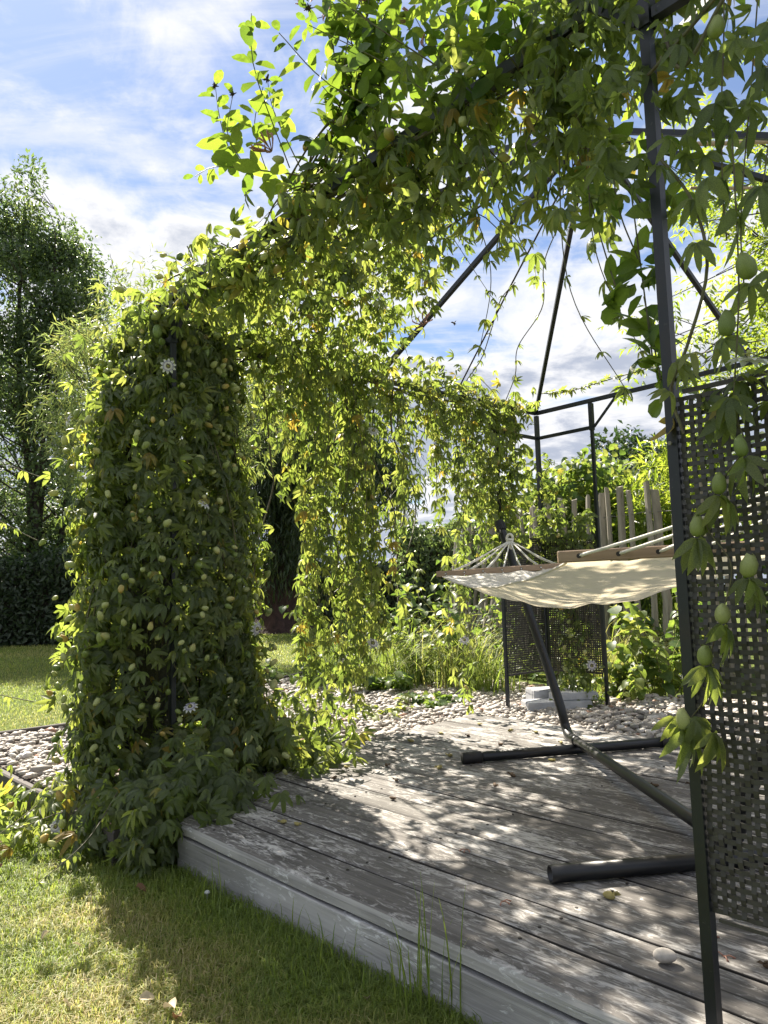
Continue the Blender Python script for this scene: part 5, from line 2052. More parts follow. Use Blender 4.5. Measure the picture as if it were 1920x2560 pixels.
def col_radius(z, th):
    base = np.interp(z, [-0.16, 0.05, 0.35, 0.8, 1.3, 1.7, 1.98, 2.12], [0.52, 0.47, 0.44, 0.43, 0.40, 0.34, 0.24, 0.08])
    P = np.column_stack([np.cos(th) * 1.2, np.sin(th) * 1.2, z * 1.6])
    base = base - 0.075 * np.clip(np.cos(th), 0, 1) * np.interp(z, [0.1, 0.45, 2.0], [0.0, 1.0, 1.0])
    return base + 0.20 * (vnoise(P, 1.6, 5) - 0.5) + 0.12 * (vnoise(P, 4.5, 6) - 0.5)


n = 8200
z = -0.14 + 2.24 * rng.random(n)
th = rng.uniform(0, 2 * math.pi, n)
# a thinner place over the mesh where the panel shows
r = col_radius(z, th) * (1 - 0.30 * rng.random(n) ** 1.6)
out = np.column_stack([np.cos(th), np.sin(th), np.zeros(n)])
P = np.column_stack([cx_ + r * np.cos(th), cy_ + r * np.sin(th), z])
ax, ay, _ = project(P)
hole = (np.abs(ax - 385) < 40) & (np.abs(ay - 1610) < 90) & (P[:, 1] < cy_ + 0.1)
hole2 = (np.abs(ax - 385) < 26) & (np.abs(ay - 1760) < 60) & (P[:, 1] < cy_ + 0.1)
keep = ~((hole | hole2) & (rng.random(n) < 0.8))
P, out, z = P[keep], out[keep], z[keep]
D, Nn = hang(len(P), out, 0.75, 0.6, 0.5)
lv.add(P, D, Nn, (0.050 + 0.062 * rng.random(len(P)) ** 1.3) * np.where(z < 0.25, 1.15, 1.0), vine_tone(len(P), 0.0, 0.86, 0.03))
# skirt on the ground
n = 520
th = rng.uniform(0, 6.28, n); rr = 0.40 + 0.42 * rng.random(n) ** 1.5
P = np.column_stack([cx_ + rr * np.cos(th), cy_ + rr * np.sin(th), Z_LAWN + 0.03 + 0.24 * rng.random(n) * np.clip(1.2 - rr * 1.1, 0.15, 1)])
tt = P[:, :2] @ DT; oo = P[:, :2] @ DN
k = ~((tt > deck_left(1.3) + 0.02) & (oo > 1.2) & (oo < 3.6)) | (P[:, 2] > 0.02)
P = P[k]; th = th[k]
out = np.column_stack([np.cos(th), np.sin(th), np.zeros(len(P))])
D, Nn = hang(len(P), out, 0.25, 0.8, 0.5)
lv.add(P, D, Nn + UP * 0.6, rng.uniform(0.07, 0.12, len(P)), vine_tone(len(P), 0.1, 0.84, 0.08))
# corner of the deck: dark overhanging leaves
n = 130
P = W(-2.62, 1.42, 0.0) + np.column_stack([rng.normal(0, 0.10, n), rng.normal(0, 0.10, n), np.abs(rng.normal(0.05, 0.09, n))])
D, Nn = hang(n, unit(np.array([[0.35, -0.75, 0.0]])), 0.35, 0.8, 0.5)
lv.add(P, D, Nn, rng.uniform(0.07, 0.115, n), vine_tone(n, 0.0, 0.5, 0.0))
n = 300
q = rng.random(n)
P = np.array([W(-2.98 + 0.5 * a, 1.09 + 0.22 * b, 0) for a, b in zip(q, rng.random(n))]) + np.column_stack([np.zeros((n, 2)), Z_LAWN + 0.03 + 0.26 * rng.random(n)])
D, Nn = hang(n, unit(np.array([[-0.3, -0.9, 0.0]])), 0.45, 0.7, 0.6)
lv.add(P, D, Nn, rng.uniform(0.06, 0.105, n), vine_tone(n, 0.0, 0.75, 0.03))
# ragged sprigs standing out from the column
n = 420
z = rng.uniform(-0.05, 1.95, n); th = rng.uniform(-3.6, 0.9, n)
r = col_radius(z, th) * 1.0 + np.abs(rng.normal(0, 0.05, n))
P = np.column_stack([cx_ + r * np.cos(th), cy_ + r * np.sin(th), z])
D, Nn = hang(n, np.column_stack([np.cos(th), np.sin(th), np.zeros(n)]), 0.3, 0.9, 0.7)
lv.add(P, D, Nn, rng.uniform(0.05, 0.11, n), vine_tone(n, 0.1, 0.86, 0.05))
# back side spill onto the deck edge
n = 200
P = W(-2.98, 2.05, 0.0) + np.column_stack([rng.normal(0, 0.12, n), rng.normal(0, 0.14, n), np.abs(rng.normal(0.08, 0.12, n))])
D, Nn = hang(n, unit(np.array([[0.5, -0.6, 0.0]])), 0.4, 0.7, 0.5)
lv.add(P, D, Nn, rng.uniform(0.08, 0.12, n), vine_tone(n, 0.1, 0.8, 0.02))
st1 = Stems(5)
for i in range(46):
    th_ = random.uniform(0, 6.28)
    C = []
    for zq in np.linspace(-0.12, 2.0, 7):
        th_ += random.gauss(0, 0.25)
        rq = float(col_radius(np.array([zq]), np.array([th_]))[0]) * random.uniform(0.55, 0.98)
        C.append((cx_ + rq * math.cos(th_), cy_ + rq * math.sin(th_), zq))
    st1.add(curve_pts(C, 36), np.linspace(0.0042, 0.0016, 36) * random.uniform(0.6, 1.4))
# free shoots at the left and across the lawn edge
items1 = []
shoots = [((-1.42, 3.25, 1.28), (-1.72, 3.1, 1.36), (-1.98, 3.0, 1.12)), ((-1.45, 3.2, 1.02), (-1.70, 3.1, 1.14), (-1.92, 3.0, 0.98)), ((-1.45, 3.2, 0.36), (-1.72, 3.05, 0.44), (-2.02, 2.95, 0.40)),
          ((-1.40, 3.1, 0.16), (-1.66, 3.0, 0.10), (-1.95, 2.9, 0.15)), ((-1.2, 2.9, 0.0), (-1.5, 2.95, -0.08), (-1.95, 3.15, -0.03)), ((-1.25, 2.8, 0.05), (-1.4, 2.75, -0.05), (-1.65, 2.85, -0.11)), ((-0.95, 2.75, 0.1), (-0.98, 2.55, 0.0), (-1.1, 2.42, -0.1))]
for a, b, c in shoots:
    Q = curve_pts([a, b, c], 14)
    st1.add(Q, np.linspace(0.002, 0.0009, 14))
    for i in range(2, 13):
        if random.random() < 0.75:
            dd = unit(rnd_dirs(1)[0] - UP * 0.3)
            lv.add(Q[i], dd, UP + rnd_dirs(1)[0] * 0.4, random.uniform(0.045, 0.08) * (1.15 - i / 22), random.uniform(0.35, 0.8))
    # tendril
    e = Q[-1]
    tdr = [e + (Q[-1] - Q[-3]) * q * 1.5 + np.array([0.012 * math.sin(q * 9), 0, 0.012 * math.cos(q * 9) - 0.01 * q]) for q in np.linspace(0, 1, 12)]
    st1.add(np.array(tdr), 0.0008)
lv.build(v1)
st1.build('stems', v1, M['vine_stem'])
# buds over the whole column
n = 250
z = rng.uniform(-0.1, 2.0, n); th = rng.uniform(-2.9, 0.4, n)
r = col_radius(z, th) * rng.uniform(1.02, 1.15, n) + 0.03
items1 += [((cx_ + r[i] * math.cos(th[i]), cy_ + r[i] * math.sin(th[i]), z[i]), (math.cos(th[i]) * .5, math.sin(th[i]) * .5, random.uniform(-0.6, 1.0)), random.uniform(0.024, 0.040)) for i in range(n)]
for i in range(24):
    th_ = random.uniform(-2.6, -0.9); rr = random.uniform(0.5, 0.78)
    items1.append(((cx_ + rr * math.cos(th_), cy_ + rr * math.sin(th_), Z_LAWN + 0.05 + random.uniform(0, .08)), (random.uniform(-1, 1), random.uniform(-1, 0), .6), random.uniform(0.028, 0.044)))
put(v1, 'pod', PODS, items1)
fl = []
for (zq, thq, s) in ((1.71, -1.35, .066), (1.14, -1.05, .058), (1.52, -2.35, .06), (0.33, -1.15, .062), (-0.06, -2.0, .06), (0.62, -0.2, .07)):
    rq = float(col_radius(np.array([zq]), np.array([thq]))[0]) * 1.12 + 0.06
    fl.append(((cx_ + rq * math.cos(thq), cy_ + rq * math.sin(thq), zq), (math.cos(thq), math.sin(thq), 0.5), s))
put(v1, 'flower', [PFLOWER], fl, 0.45)
fr = []
for zq, thq in ((2.02, -0.95), (1.96, -1.2), (1.93, -1.5), (1.90, -0.6), (2.08, -0.5)):
    rq = float(col_radius(np.array([zq]), np.array([thq]))[0]) * 1.12
    fr.append(((cx_ + rq * math.cos(thq), cy_ + rq * math.sin(thq), zq), (0, 0, -1), 0.058))
put(v1, 'fruit', [FRUIT], fr, 0.12)

# ---- 2. curtain along the left eave
v2 = thing('passionflower_vine', 'hanging passionflower curtain along the left eave with strands reaching down to the pebbles', 'climbing vine', W(T0, 2.9, Z_GRAVEL))
lv = Leaves(PALM, M['vine_leaf']); st2 = Stems(5); it2 = []


def curtain_bottom(o_):
    return float(np.interp(o_, [1.8, 2.05, 2.36, 2.42, 2.50, 2.9, 3.05, 3.2, 3.6, 3.85, 4.0, 4.2, 4.42], [1.15, 1.46, 1.44, 0.85, 0.22, 0.26, 0.62, 1.32, 1.42, 1.28, 1.05, 1.02, 1.45]))


for i in range(72):
    o_ = random.uniform(1.80, 4.36) if i < 56 else random.uniform(3.05, 4.36)
    zb = curtain_bottom(o_) + abs(random.gauss(0, 0.18)) - 0.06
    t_ = T0 + random.gauss(0.0, 0.085)
    zt = H + random.uniform(-0.10, 0.12)
    if zb > zt - 0.15:
        continue
    strand(lv, st2, W(t_, o_, zt), W(t_ + random.gauss(0, .05), o_ + random.gauss(0, .07), zb), int((zt - zb) / 0.045), 0.092, 0.045, items=it2, pod=0.07, dens=0.9)
for i in range(12):
    o_ = random.uniform(2.40, 2.92)
    zb = random.uniform(0.0, 0.75)
    t_ = T0 + random.gauss(0.02, 0.09)
    strand(lv, st2, W(t_, o_, H), W(t_ + random.gauss(0.0, .06), o_ + random.gauss(0, .05), zb), int((H - zb) / 0.052), 0.102, 0.05, items=it2, pod=0.07, dens=0.85)
# long single strands
for (o_, zb, dt) in ((2.42, -0.03, 0.10), (2.52, 0.10, 0.05), (2.62, 0.22, 0.0), (2.80, 0.18, 0.02), (2.86, 0.30, -0.05), (3.68, -0.02, 0.05), (3.74, 0.06, 0.0), (3.60, 0.25, 0.08), (3.15, 0.55, 0.0), (3.30, 0.9, 0.0), (3.45, 1.1, 0), (4.05, 0.75, 0.02), (3.82, 0.5, -.03), (2.70, 0.05, 0.12), (2.46, 0.0, .14)):
    strand(lv, st2, W(T0 + dt * 0.4, o_, H), W(T0 + dt, o_ + random.gauss(0, .03), zb), int((H - zb) / 0.054), 0.102, 0.04, items=it2, pod=0.08, dens=0.85, tone=(0.1, 0.88))
# mass on top of the eave
n = 620
o_ = rng.uniform(1.8, 4.42, n)
P = np.array([W(T0 + a, b, 0) for a, b in zip(rng.normal(0.02, 0.10, n), o_)])
P[:, 2] = H + rng.normal(0.01, 0.085, n) - 0.05 * (o_ > 4.0)
out = unit(np.column_stack([rng.normal(size=n), rng.normal(size=n), np.zeros(n)]))
D, Nn = hang(n, out, 0.4, 0.6, 0.6)
lv.add(P, D, Nn, rng.uniform(0.07, 0.115, n), vine_tone(n, 0.1, 0.88, 0.05))
# inside sweep towards the far corner and mid height foliage on the far side post
n = 240
P = np.array([W(T0 + a, b, 0) for a, b in zip(rng.normal(0, 0.07, n), rng.normal(4.12, 0.10, n))]); P[:, 2] = rng.uniform(1.0, 2.0, n)
out = unit(np.column_stack([rng.normal(size=n), rng.normal(size=n), np.zeros(n)]))
D, Nn = hang(n, out, 0.8, 0.5, 0.5)
lv.add(P, D, Nn, rng.uniform(0.07, 0.11, n), vine_tone(n, 0.05, 0.84, 0.02))
# thin runners climbing the roof rods
for (q, f0, f1, nn) in (((T0, 3.72), 0.0, 0.55, 16), ((T0, 4.2), 0.0, 0.8, 20)):
    e = W(*q, H + 0.02); A_ = AP - UP * 0.05
    C = [e + (A_ - e) * (f0 + (f1 - f0) * k / 5) + rng.normal(0, 0.02, 3) - UP * 0.02 for k in range(6)]
    Q = curve_pts(C, nn * 2)
    st2.add(Q, 0.0032)
    for i in range(2, nn * 2, 2):
        if random.random() < 0.5:
            lv.add(Q[i], unit(rnd_dirs(1)[0] - UP * .5), UP + rnd_dirs(1)[0] * .4, random.uniform(0.05, 0.085), random.uniform(0.2, 0.8))
# runner sagging along the far eave
Q = curve_pts([W(T0 + 0.05, O1 - 0.02, H + 0.14), W(T0 + 0.3, O1 - 0.05, H + 0.09), W(T0 + 0.8, O1 - 0.06, H + 0.10), W(T0 + 1.5, O1 - 0.02, H + 0.12), W(T0 + 2.2, O1, H + 0.05)], 40)
st2.add(Q, 0.004)
for i in range(3, 38):
    for _ in range(2):
        if random.random() < 0.75:
            lv.add(Q[i] + UP * .01, unit(rnd_dirs(1)[0] + UP * .25), UP + rnd_dirs(1)[0] * .4, random.uniform(0.06, 0.10), random.uniform(0.3, 0.9))
for i in range(7):
    o_ = random.uniform(2.0, 4.0)
    C = [W(T0 + random.gauss(0, .04), o_ + k * random.uniform(-.05, .05), H - k * random.uniform(0.22, 0.30)) for k in range(6)]
    st2.add(curve_pts(C, 30), np.linspace(0.007, 0.003, 30))
for i in range(4):
    C = [W(T0 + random.gauss(0, .03), 1.7 + k * 0.34, H + random.gauss(0, .035)) for k in range(9)]
    st2.add(curve_pts(C, 50), random.uniform(0.004, 0.008))
lv.build(v2)
st2.build('stems', v2, M['vine_stem'])
random.shuffle(it2)
put(v2, 'pod', PODS, it2[:170])
put(v2, 'fruit', [FRUIT], [(W(T0 + random.uniform(.08, .16), o_, z_), (0, 0, -1), random.uniform(.052, .062)) for o_, z_ in
    ((2.18, 2.02), (2.42, 1.97), (2.36, 1.92), (2.60, 1.95), (2.56, 2.13), (2.74, 2.08), (2.86, 1.90), (3.02, 2.02), (2.3, 2.15), (2.05, 2.1), (2.95, 2.12))], 0.15)
put(v2, 'flower', [PFLOWER], [(W(T0 + .12, 2.88, 1.70), (.3, -.6, .5), .08), (W(T0 + .12, 2.62, 0.42), (.2, -.5, .8), .08), (W(T0 + .1, 2.85, 0.48), (.2, -.6, .6), .085), (W(T0 + .08, 3.63, 0.45), (.2, -.6, .5), .075), (W(T0 + .1, 2.25, 1.86), (.2, -.6, .5), .06)], 0.15)

# ---- 3. vine over the front eave and the left hip
v3 = thing('passionflower_vine', 'passionflower vine wrapped along the front eave beam and left roof hip against the sky', 'climbing vine', W(-1.9, O0, 2.06))
lv = Leaves(PALM, M['vine_leaf']); st3 = Stems(5); it3 = []
n = 760
t_ = T0 + 0.1 + (2.62) * rng.random(n)
amp = np.interp(t_, [T0, -2.6, -1.9, -1.2, -0.8], [0.045, 0.055, 0.085, 0.10, 0.11])
P = np.array([W(a, O0 + b, 0) for a, b in zip(t_, rng.normal(0.025, 0.09, n))])
P[:, 2] = H - 0.05 + rng.normal(-0.2, 1.0, n) * amp
out = unit(np.column_stack([rng.normal(size=n), rng.normal(size=n), np.zeros(n)]))
D, Nn = hang(n, out, 0.45, 0.6, 0.6)
lv.add(P, D, Nn, rng.uniform(0.06, 0.105, n), vine_tone(n, 0.0, 0.86, 0.05))
# hip from the left corner to the apex
A_ = W(T0, O0, H)
n = 480
f = rng.random(n) ** 0.9 * 0.66
P = A_ + (AP - A_) * f[:, None] + rng.normal(0, 1, (n, 3)) * np.array([0.14, 0.14, 0.085]) - UP * 0.05
out = unit(np.column_stack([rng.normal(size=n), rng.normal(size=n), np.zeros(n)]))
D, Nn = hang(n, out, 0.55, 0.6, 0.6)
lv.add(P, D, Nn, rng.uniform(0.06, 0.10, n), vine_tone(n, 0.0, 0.86, 0.06))
# roof plane between the front eave and the hip
n = 130
a = rng.random(n); b = rng.random(n)
E_ = np.array([W(T0 + 0.3 + 2.3 * q, O0, H) for q in a])
P = E_ + (AP - E_) * (b * 0.45)[:, None] + rng.normal(0, 0.05, (n, 3))
tt = P[:, :2] @ DT
out = unit(np.column_stack([rng.normal(size=n), rng.normal(size=n), np.zeros(n)]))
D, Nn = hang(n, out, 0.5, 0.6, 0.6)
k = vnoise(P, 2.4, 4) > 0.5
lv.add(P[k], D[k], Nn[k], rng.uniform(0.06, 0.10, k.sum()), vine_tone(k.sum(), 0.0, 0.86, 0.04))
# roof plane over the left side, between the hip and the left eave: a loose sheet of shoots
n = 880
a = rng.random(n) ** 0.8; b = rng.random(n) ** 1.2 * 0.62
E_ = np.array([W(T0, O0 + (OM - O0) * 0.93 * q, H) for q in a])
P = E_ + (AP - E_) * b[:, None] + rng.normal(0, 1, (n, 3)) * np.array([0.05, 0.05, 0.06])
out = unit(np.column_stack([rng.normal(size=n), rng.normal(size=n), np.zeros(n)]))
D, Nn = hang(n, out, 0.7, 0.6, 0.6)
k = (vnoise(P, 2.6, 21) > 0.30) & ~((a > 0.75) & (b > 0.35))
lv.add(P[k], D[k], Nn[k], rng.uniform(0.06, 0.105, k.sum()), vine_tone(k.sum(), 0.0, 0.86, 0.05))
for i in range(30):
    a = random.random(); b = random.random() * 0.58
    if a > 0.75 and b > 0.3:
        continue
    E_ = W(T0, O0 + (OM - O0) * 0.95 * a, H)
    q = E_ + (AP - E_) * b
    Ls = random.uniform(0.15, 0.62)
    strand(lv, st3, q, q - UP * Ls + rng.normal(0, .05, 3) * [1, 1, 0], int(Ls / 0.043) + 3, 0.092, 0.035, items=it3, pod=0.06)
# short strands below the beam
for i in range(64):
    t_ = random.uniform(-2.6, -0.95)
    Ls = np.interp(t_, [-2.6, -1.9, -1.5, -1.0], [0.16, 0.24, 0.36, 0.44]) * random.uniform(0.4, 1.1)
    strand(lv, st3, W(t_, O0 + random.gauss(0.02, .09), H), W(t_ + random.gauss(0, .04), O0 + random.gauss(0.05, .09), H - Ls), int(Ls / 0.042) + 3, 0.085, 0.03, items=it3, pod=0.05)
for i in range(26):
    f = random.uniform(0.15, 0.5); q = A_ + (AP - A_) * f
    Ls = random.uniform(0.12, 0.42)
    strand(lv, st3, q, q - UP * Ls + rng.normal(0, .05, 3) * [1, 1, 0], int(Ls / 0.045) + 3, 0.09, 0.03, items=it3, pod=0.05)
for i in range(8):
    C = [W(T0 + 0.2 + 2.7 * k / 9, O0 + random.gauss(0, .035), H + random.gauss(0.0, .03)) for k in range(10)]
    st3.add(curve_pts(C, 60), random.uniform(0.002, 0.0045))
for i in range(4):
    C = [A_ + (AP - A_) * (k / 9 * 0.8) + rng.normal(0, .03, 3) for k in range(10)]
    st3.add(curve_pts(C, 50), random.uniform(0.002, 0.004))
# long curling tendrils in the roof opening
for a, b, c in ((W(-2.2, 2.4, 2.3), W(-2.1, 2.5, 2.05), W(-2.0, 2.45, 1.95)), (W(-1.5, 1.7, 2.0), W(-1.35, 1.8, 1.75), W(-1.3, 1.75, 1.62)), (W(-1.35, 1.5, 1.9), W(-1.25, 1.5, 1.6), W(-1.32, 1.52, 1.38)), (W(-2.6, 2.2, 2.2), W(-2.5, 2.3, 2.0), W(-2.45, 2.35, 1.8)),
                (W(-1.0, 1.47, 1.85), W(-0.98, 1.45, 1.45), W(-0.84, 1.45, 1.15)), (W(-0.92, 1.47, 1.85), W(-0.9, 1.44, 1.5), W(-0.80, 1.45, 1.22))):
    Q = curve_pts([a, b, c], 20); st3.add(Q, np.linspace(0.0017, 0.0009, 20))
    for i in range(3, 19, 3):
        lv.add(Q[i], unit(rnd_dirs(1)[0] - UP * .5), UP + rnd_dirs(1)[0] * .4, random.uniform(0.03, 0.06), random.uniform(0.1, 0.9))
lv.build(v3)
st3.build('stems', v3, M['vine_stem'])
for i in range(70):
    t_ = random.uniform(-3.2, -0.95)
    it3.append((W(t_, O0 + random.gauss(-0.03, .08), H + random.gauss(-0.05, .10)), rnd_dirs(1)[0] + UP * 0.2, random.uniform(0.030, 0.044)))
put(v3, 'pod', PODS, it3[:130])
put(v3, 'fruit', [FRUIT], [(W(t_, O0 + dd, z_), (0, 0, -1), random.uniform(.045, .058)) for t_, dd, z_ in
    ((-1.62, .05, 1.86), (-1.66, .08, 1.90), (-1.5, .05, 1.80), (-2.4, -.02, 2.0), (-2.75, -.03, 2.02), (-3.1, -.05, 2.05), (-3.18, -.04, 1.98), (-1.35, .0, 2.22), (-1.9, .05, 1.92), (-2.1, .0, 1.95))], 0.15)

# ---- 4. woodbine (honeysuckle) sprays above the beam
v4 = thing('honeysuckle', 'honeysuckle with oval paired leaves springing up above the front eave beam', 'climbing vine', W(-1.75, O0, 2.10))
lv = Leaves(OVATE, M['woodbine_leaf']); st4 = Stems(6)
heads, flows = [], []


def spray(C, r0_, n, size, end=None, side=0.0, grow=True, tone=(0.1, 0.85)):
    Q = curve_pts(C, n)
    st4.add(Q, np.linspace(r0_, max(r0_ * 0.35, 0.0012), n))
    for i in range(2, n):
        d = unit(Q[i] - Q[i - 1])
        a = i * 1.5708
        s1 = unit(np.cross(d, UP + rng.normal(0, 0.05, 3))); s2 = np.cross(d, s1)
        o_ = s1 * math.cos(a) + s2 * math.sin(a)
        for sg in (-1, 1):
            if random.random() < 0.90:
                k = size * random.uniform(0.7, 1.15) * (1.0 if i < n - 3 else 0.6)
                lv.add(Q[i] + o_ * sg * 0.006, unit(o_ * sg + d * 0.5 + rnd_dirs(1)[0] * 0.25 - UP * 0.1), d + UP * 0.5 + rnd_dirs(1)[0] * 0.3, k, random.uniform(*tone))
    if end == 'head':
        heads.append((Q[-1], Q[-1] - Q[-2], 0.036))
    if end == 'flower':
        flows.append((Q[-1], Q[-1] - Q[-2], 0.045))
    return Q


b0 = W(-1.93, O0, 2.13)
# main arching spray to the left with its tip cluster
spray([b0, W(-2.08, O0 - .05, 2.20), W(-2.25, O0 - .06, 2.29), W(-2.38, O0 - .07, 2.42), W(-2.47, O0 - .06, 2.60), W(-2.50, O0 - .06, 2.74)], 0.0034, 14, 0.098, 'head')
spray([W(-2.30, O0 - .06, 2.33), W(-2.34, O0 - .1, 2.45), W(-2.30, O0 - .1, 2.58)], 0.002, 7, 0.080, 'head')
spray([W(-2.20, O0 - .06, 2.26), W(-2.40, O0 - .12, 2.34), W(-2.55, O0 - .12, 2.37)], 0.002, 7, 0.080)
spray([W(-2.15, O0 - .06, 2.24), W(-2.16, O0 - .1, 2.38), W(-2.10, O0 - .1, 2.50)], 0.002, 7, 0.085)
spray([W(-2.0, O0, 2.16), W(-2.06, O0 - .05, 2.34), W(-2.12, O0 - .05, 2.46), W(-2.15, O0 - .05, 2.58)], 0.0025, 9, 0.09, 'head')
spray([W(-2.05, O0, 2.18), W(-2.2, O0 + .05, 2.2), W(-2.4, O0 + .05, 2.16)], 0.002, 8, 0.09)
# thick twisted rope of stems rising at the middle of the beam
for k in range(16):
    j = lambda s_: rng.normal(0, s_, 3)
    C = [W(-2.02, O0, 2.10) + j(.03), W(-1.84, O0 - .02, 2.17) + j(.03), W(-1.70, O0 - .03, 2.26) + j(.03), W(-1.64, O0 - .03, 2.38) + j(.04), W(-1.68, O0 - .02, 2.55) + j(.07), W(-1.78, O0, 2.72) + j(.10)]
    spray(C, random.uniform(0.002, 0.0045), 13, 0.078, random.choice([None, None, 'flower', 'head']), tone=(0.0, 0.8))
for k in range(20):
    t_ = random.uniform(-1.95, -0.85)
    b = W(t_, O0 + random.gauss(0, .06), H + 0.05)
    e = b + np.array([random.gauss(-0.1, .16), random.gauss(-.02, .1), random.uniform(0.12, 0.52)])
    spray([b, (b + e) / 2 + rng.normal(0, .05, 3), e], 0.0022, random.randint(7, 11), 0.076, random.choice([None, None, None, 'flower']), tone=(0.0, 0.85))
# leafy bulk high in the middle and right
n = 430
P = np.array([W(a, O0 + b, 0) for a, b in zip(rng.uniform(-1.75, -0.72, n), rng.normal(0.02, 0.12, n))])
tt = P[:, :2] @ DT
P[:, 2] = H + rng.uniform(-0.20, 1.0, n) ** 1.0 * np.interp(tt, [-1.75, -1.5, -1.1, -0.8], [0.55, 0.42, 0.30, 0.22])
k = vnoise(P, 3.6, 14) > 0.42
P = P[k]; n = len(P)
D = unit(rng.normal(size=(n, 3)) - UP * 0.35)
lv.add(P, D, UP + rng.normal(size=(n, 3)) * 0.6, rng.uniform(0.05, 0.085, n), rng.uniform(0.0, 0.85, n))
# hanging sprays right under the beam by the near post
for (a, b, c) in ((W(-0.86, O0, 1.9), W(-0.84, O0 - .02, 1.6), W(-0.78, O0 - .05, 1.42)), (W(-0.95, O0, 1.8), W(-0.90, O0, 1.55), W(-0.84, O0 - .03, 1.36)), (W(-0.80, O0 - .03, 1.6), W(-0.775, O0 - .05, 1.38), W(-0.765, O0 - .05, 1.22)),
                  (W(-0.72, O0 - .04, 1.75), W(-0.715, O0 - .05, 1.55), W(-0.735, O0 - .06, 1.40)), (W(-0.78, O0 - .04, 1.35), W(-0.76, O0 - .05, 1.24), W(-0.74, O0 - .06, 1.13))):
    Q = curve_pts([a, b, c], 30); st4.add(Q, 0.0016)
    for i in sorted(random.sample(range(6, 30), 5)) + [29]:
        for q in range(random.randint(2, 4)):
            lv.add(Q[i] + rng.normal(0, .008, 3), unit(rnd_dirs(1)[0] + UP * random.uniform(-.3, .8)), UP * .5 + rnd_dirs(1)[0], random.uniform(0.042, 0.074), random.uniform(0.0, 0.7))
lv.build(v4)
st4.build('stems', v4, M['vine_stem'])
flows += [(W(-1.20, O0 - .05, 2.30), (0, -.5, 1), .06), (W(-2.02, O0 - .12, 2.22), (-.3, -.6, .3), .07), (W(-2.5, 2.5, 2.02), (0, 0, 1), .06), (W(-1.86, O0 - .08, 2.70), (-.6, 0, .5), .055), (W(-1.6, O0 - .06, 2.52), (-.3, -.3, .6), .05)]
put(v4, 'flower', WFLOWER, flows, 0.2)
put(v4, 'seed_head', SEEDHEAD, heads + [(W(-3.05, 3.3, 2.36), (0, 0, 1), .04)], 0.1)

# ---- 5. strands in front of the near woven panel
v5 = thing('passionflower_vine', 'passionflower strands with green pods hanging in front of the near woven panel', 'climbing vine', W(-0.582, 1.361, 2.06))
lv = Leaves(PALM, M['vine_leaf']); st5 = Stems(6)
pods5 = []
OP = 1.300
knots = [(-0.531, 1.548), (-0.540, 1.267), (-0.563, 1.065), (-0.552, 0.990), (-0.595, 0.934), (-0.627, 0.865), (-0.589, 0.792), (-0.608, 0.716), (-0.634, 0.645), (-0.648, 0.572), (-0.678, 0.530)]
Q = curve_pts([W(a, OP, b) for a, b in knots], 60)
st5.add(Q, np.linspace(0.0016, 0.0011, 60))
for (a, b, k) in ((-0.550, 0.992, 1), (-0.595, 0.934, 1), (-0.639, 0.865, 1), (-0.558, 0.792, 1), (-0.604, 0.716, 1), (-0.641, 0.645, 1), (-0.685, 0.533, 1), (-0.634, 0.537, 0), (-0.563, 1.098, 0)):
    c = W(a, OP - 0.012, b - 0.022)
    if k:
        pods5.append((c, (random.uniform(-.25, .25), random.uniform(-.2, 0), 1), random.uniform(0.032, 0.038)))
    for q in range(2):
        th_ = random.uniform(-2.6, -0.5) + q * 1.2
        o_ = np.array([math.cos(th_), math.sin(th_), 0])
        lv.add(c - UP * 0.004, unit(o_ * 0.55 - UP * random.uniform(0.55, 0.9)), unit(o_ * .6 + UP * .8), random.uniform(0.080, 0.105), random.uniform(0.35, 0.8))
# big dark leaves against the sky
for (a, b, s) in ((-0.555, 1.605, .11), (-0.563, 1.473, .10), (-0.535, 1.398, .115), (-0.493, 1.426, .10), (-0.601, 1.361, .09), (-0.615, 1.455, .085), (-0.573, 1.182, .085), (-0.526, 1.267, .09), (-0.554, 1.717, .10), (-0.619, 1.661, .09), (-0.497, 1.567, .10), (-0.488, 1.267, .08)):
    th_ = random.uniform(-3.0, -0.3)
    o_ = np.array([math.cos(th_), math.sin(th_), 0])
    lv.add(W(a, OP + random.uniform(-.02, .03), b), unit(o_ * .45 - UP * .8), unit(o_ * .9 + UP * .5), s, random.uniform(0.0, 0.35))
    if random.random() < 0.35:
        pods5.append((W(a + .01, OP - .01, b), (random.uniform(-.4, .4), 0, random.choice([-1, 1])), random.uniform(0.034, 0.044)))
for q in range(22):
    a, b = random.uniform(-0.64, -0.40), random.uniform(1.22, 1.98)
    th_ = random.uniform(-3.0, -0.3); o_ = np.array([math.cos(th_), math.sin(th_), 0])
    lv.add(W(a, OP + random.uniform(-.03, .10), b), unit(o_ * .5 - UP * .75), unit(o_ * .9 + UP * .5), random.uniform(0.06, 0.105), random.uniform(0.0, 0.6))
for (C, r) in (([(-0.526, 1.924), (-0.540, 1.736), (-0.554, 1.605), (-0.563, 1.455), (-0.563, 1.361)], .0014), ([(-0.469, 1.830), (-0.497, 1.642), (-0.535, 1.398), (-0.540, 1.267)], .0013), ([(-0.422, 1.689), (-0.469, 1.548), (-0.497, 1.426)], .0012),
               ([(-0.676, 1.567), (-0.619, 1.455), (-0.601, 1.323), (-0.648, 1.192), (-0.685, 1.117), (-0.666, 1.032)], .0030), ([(-0.657, 1.830), (-0.619, 1.717), (-0.526, 1.811), (-0.413, 1.886)], .004), ([(-0.695, 1.736), (-0.619, 1.774), (-0.526, 1.830), (-0.394, 1.943)], .0035)):
    st5.add(curve_pts([W(a, OP + 0.02, b) for a, b in C], 24), r)
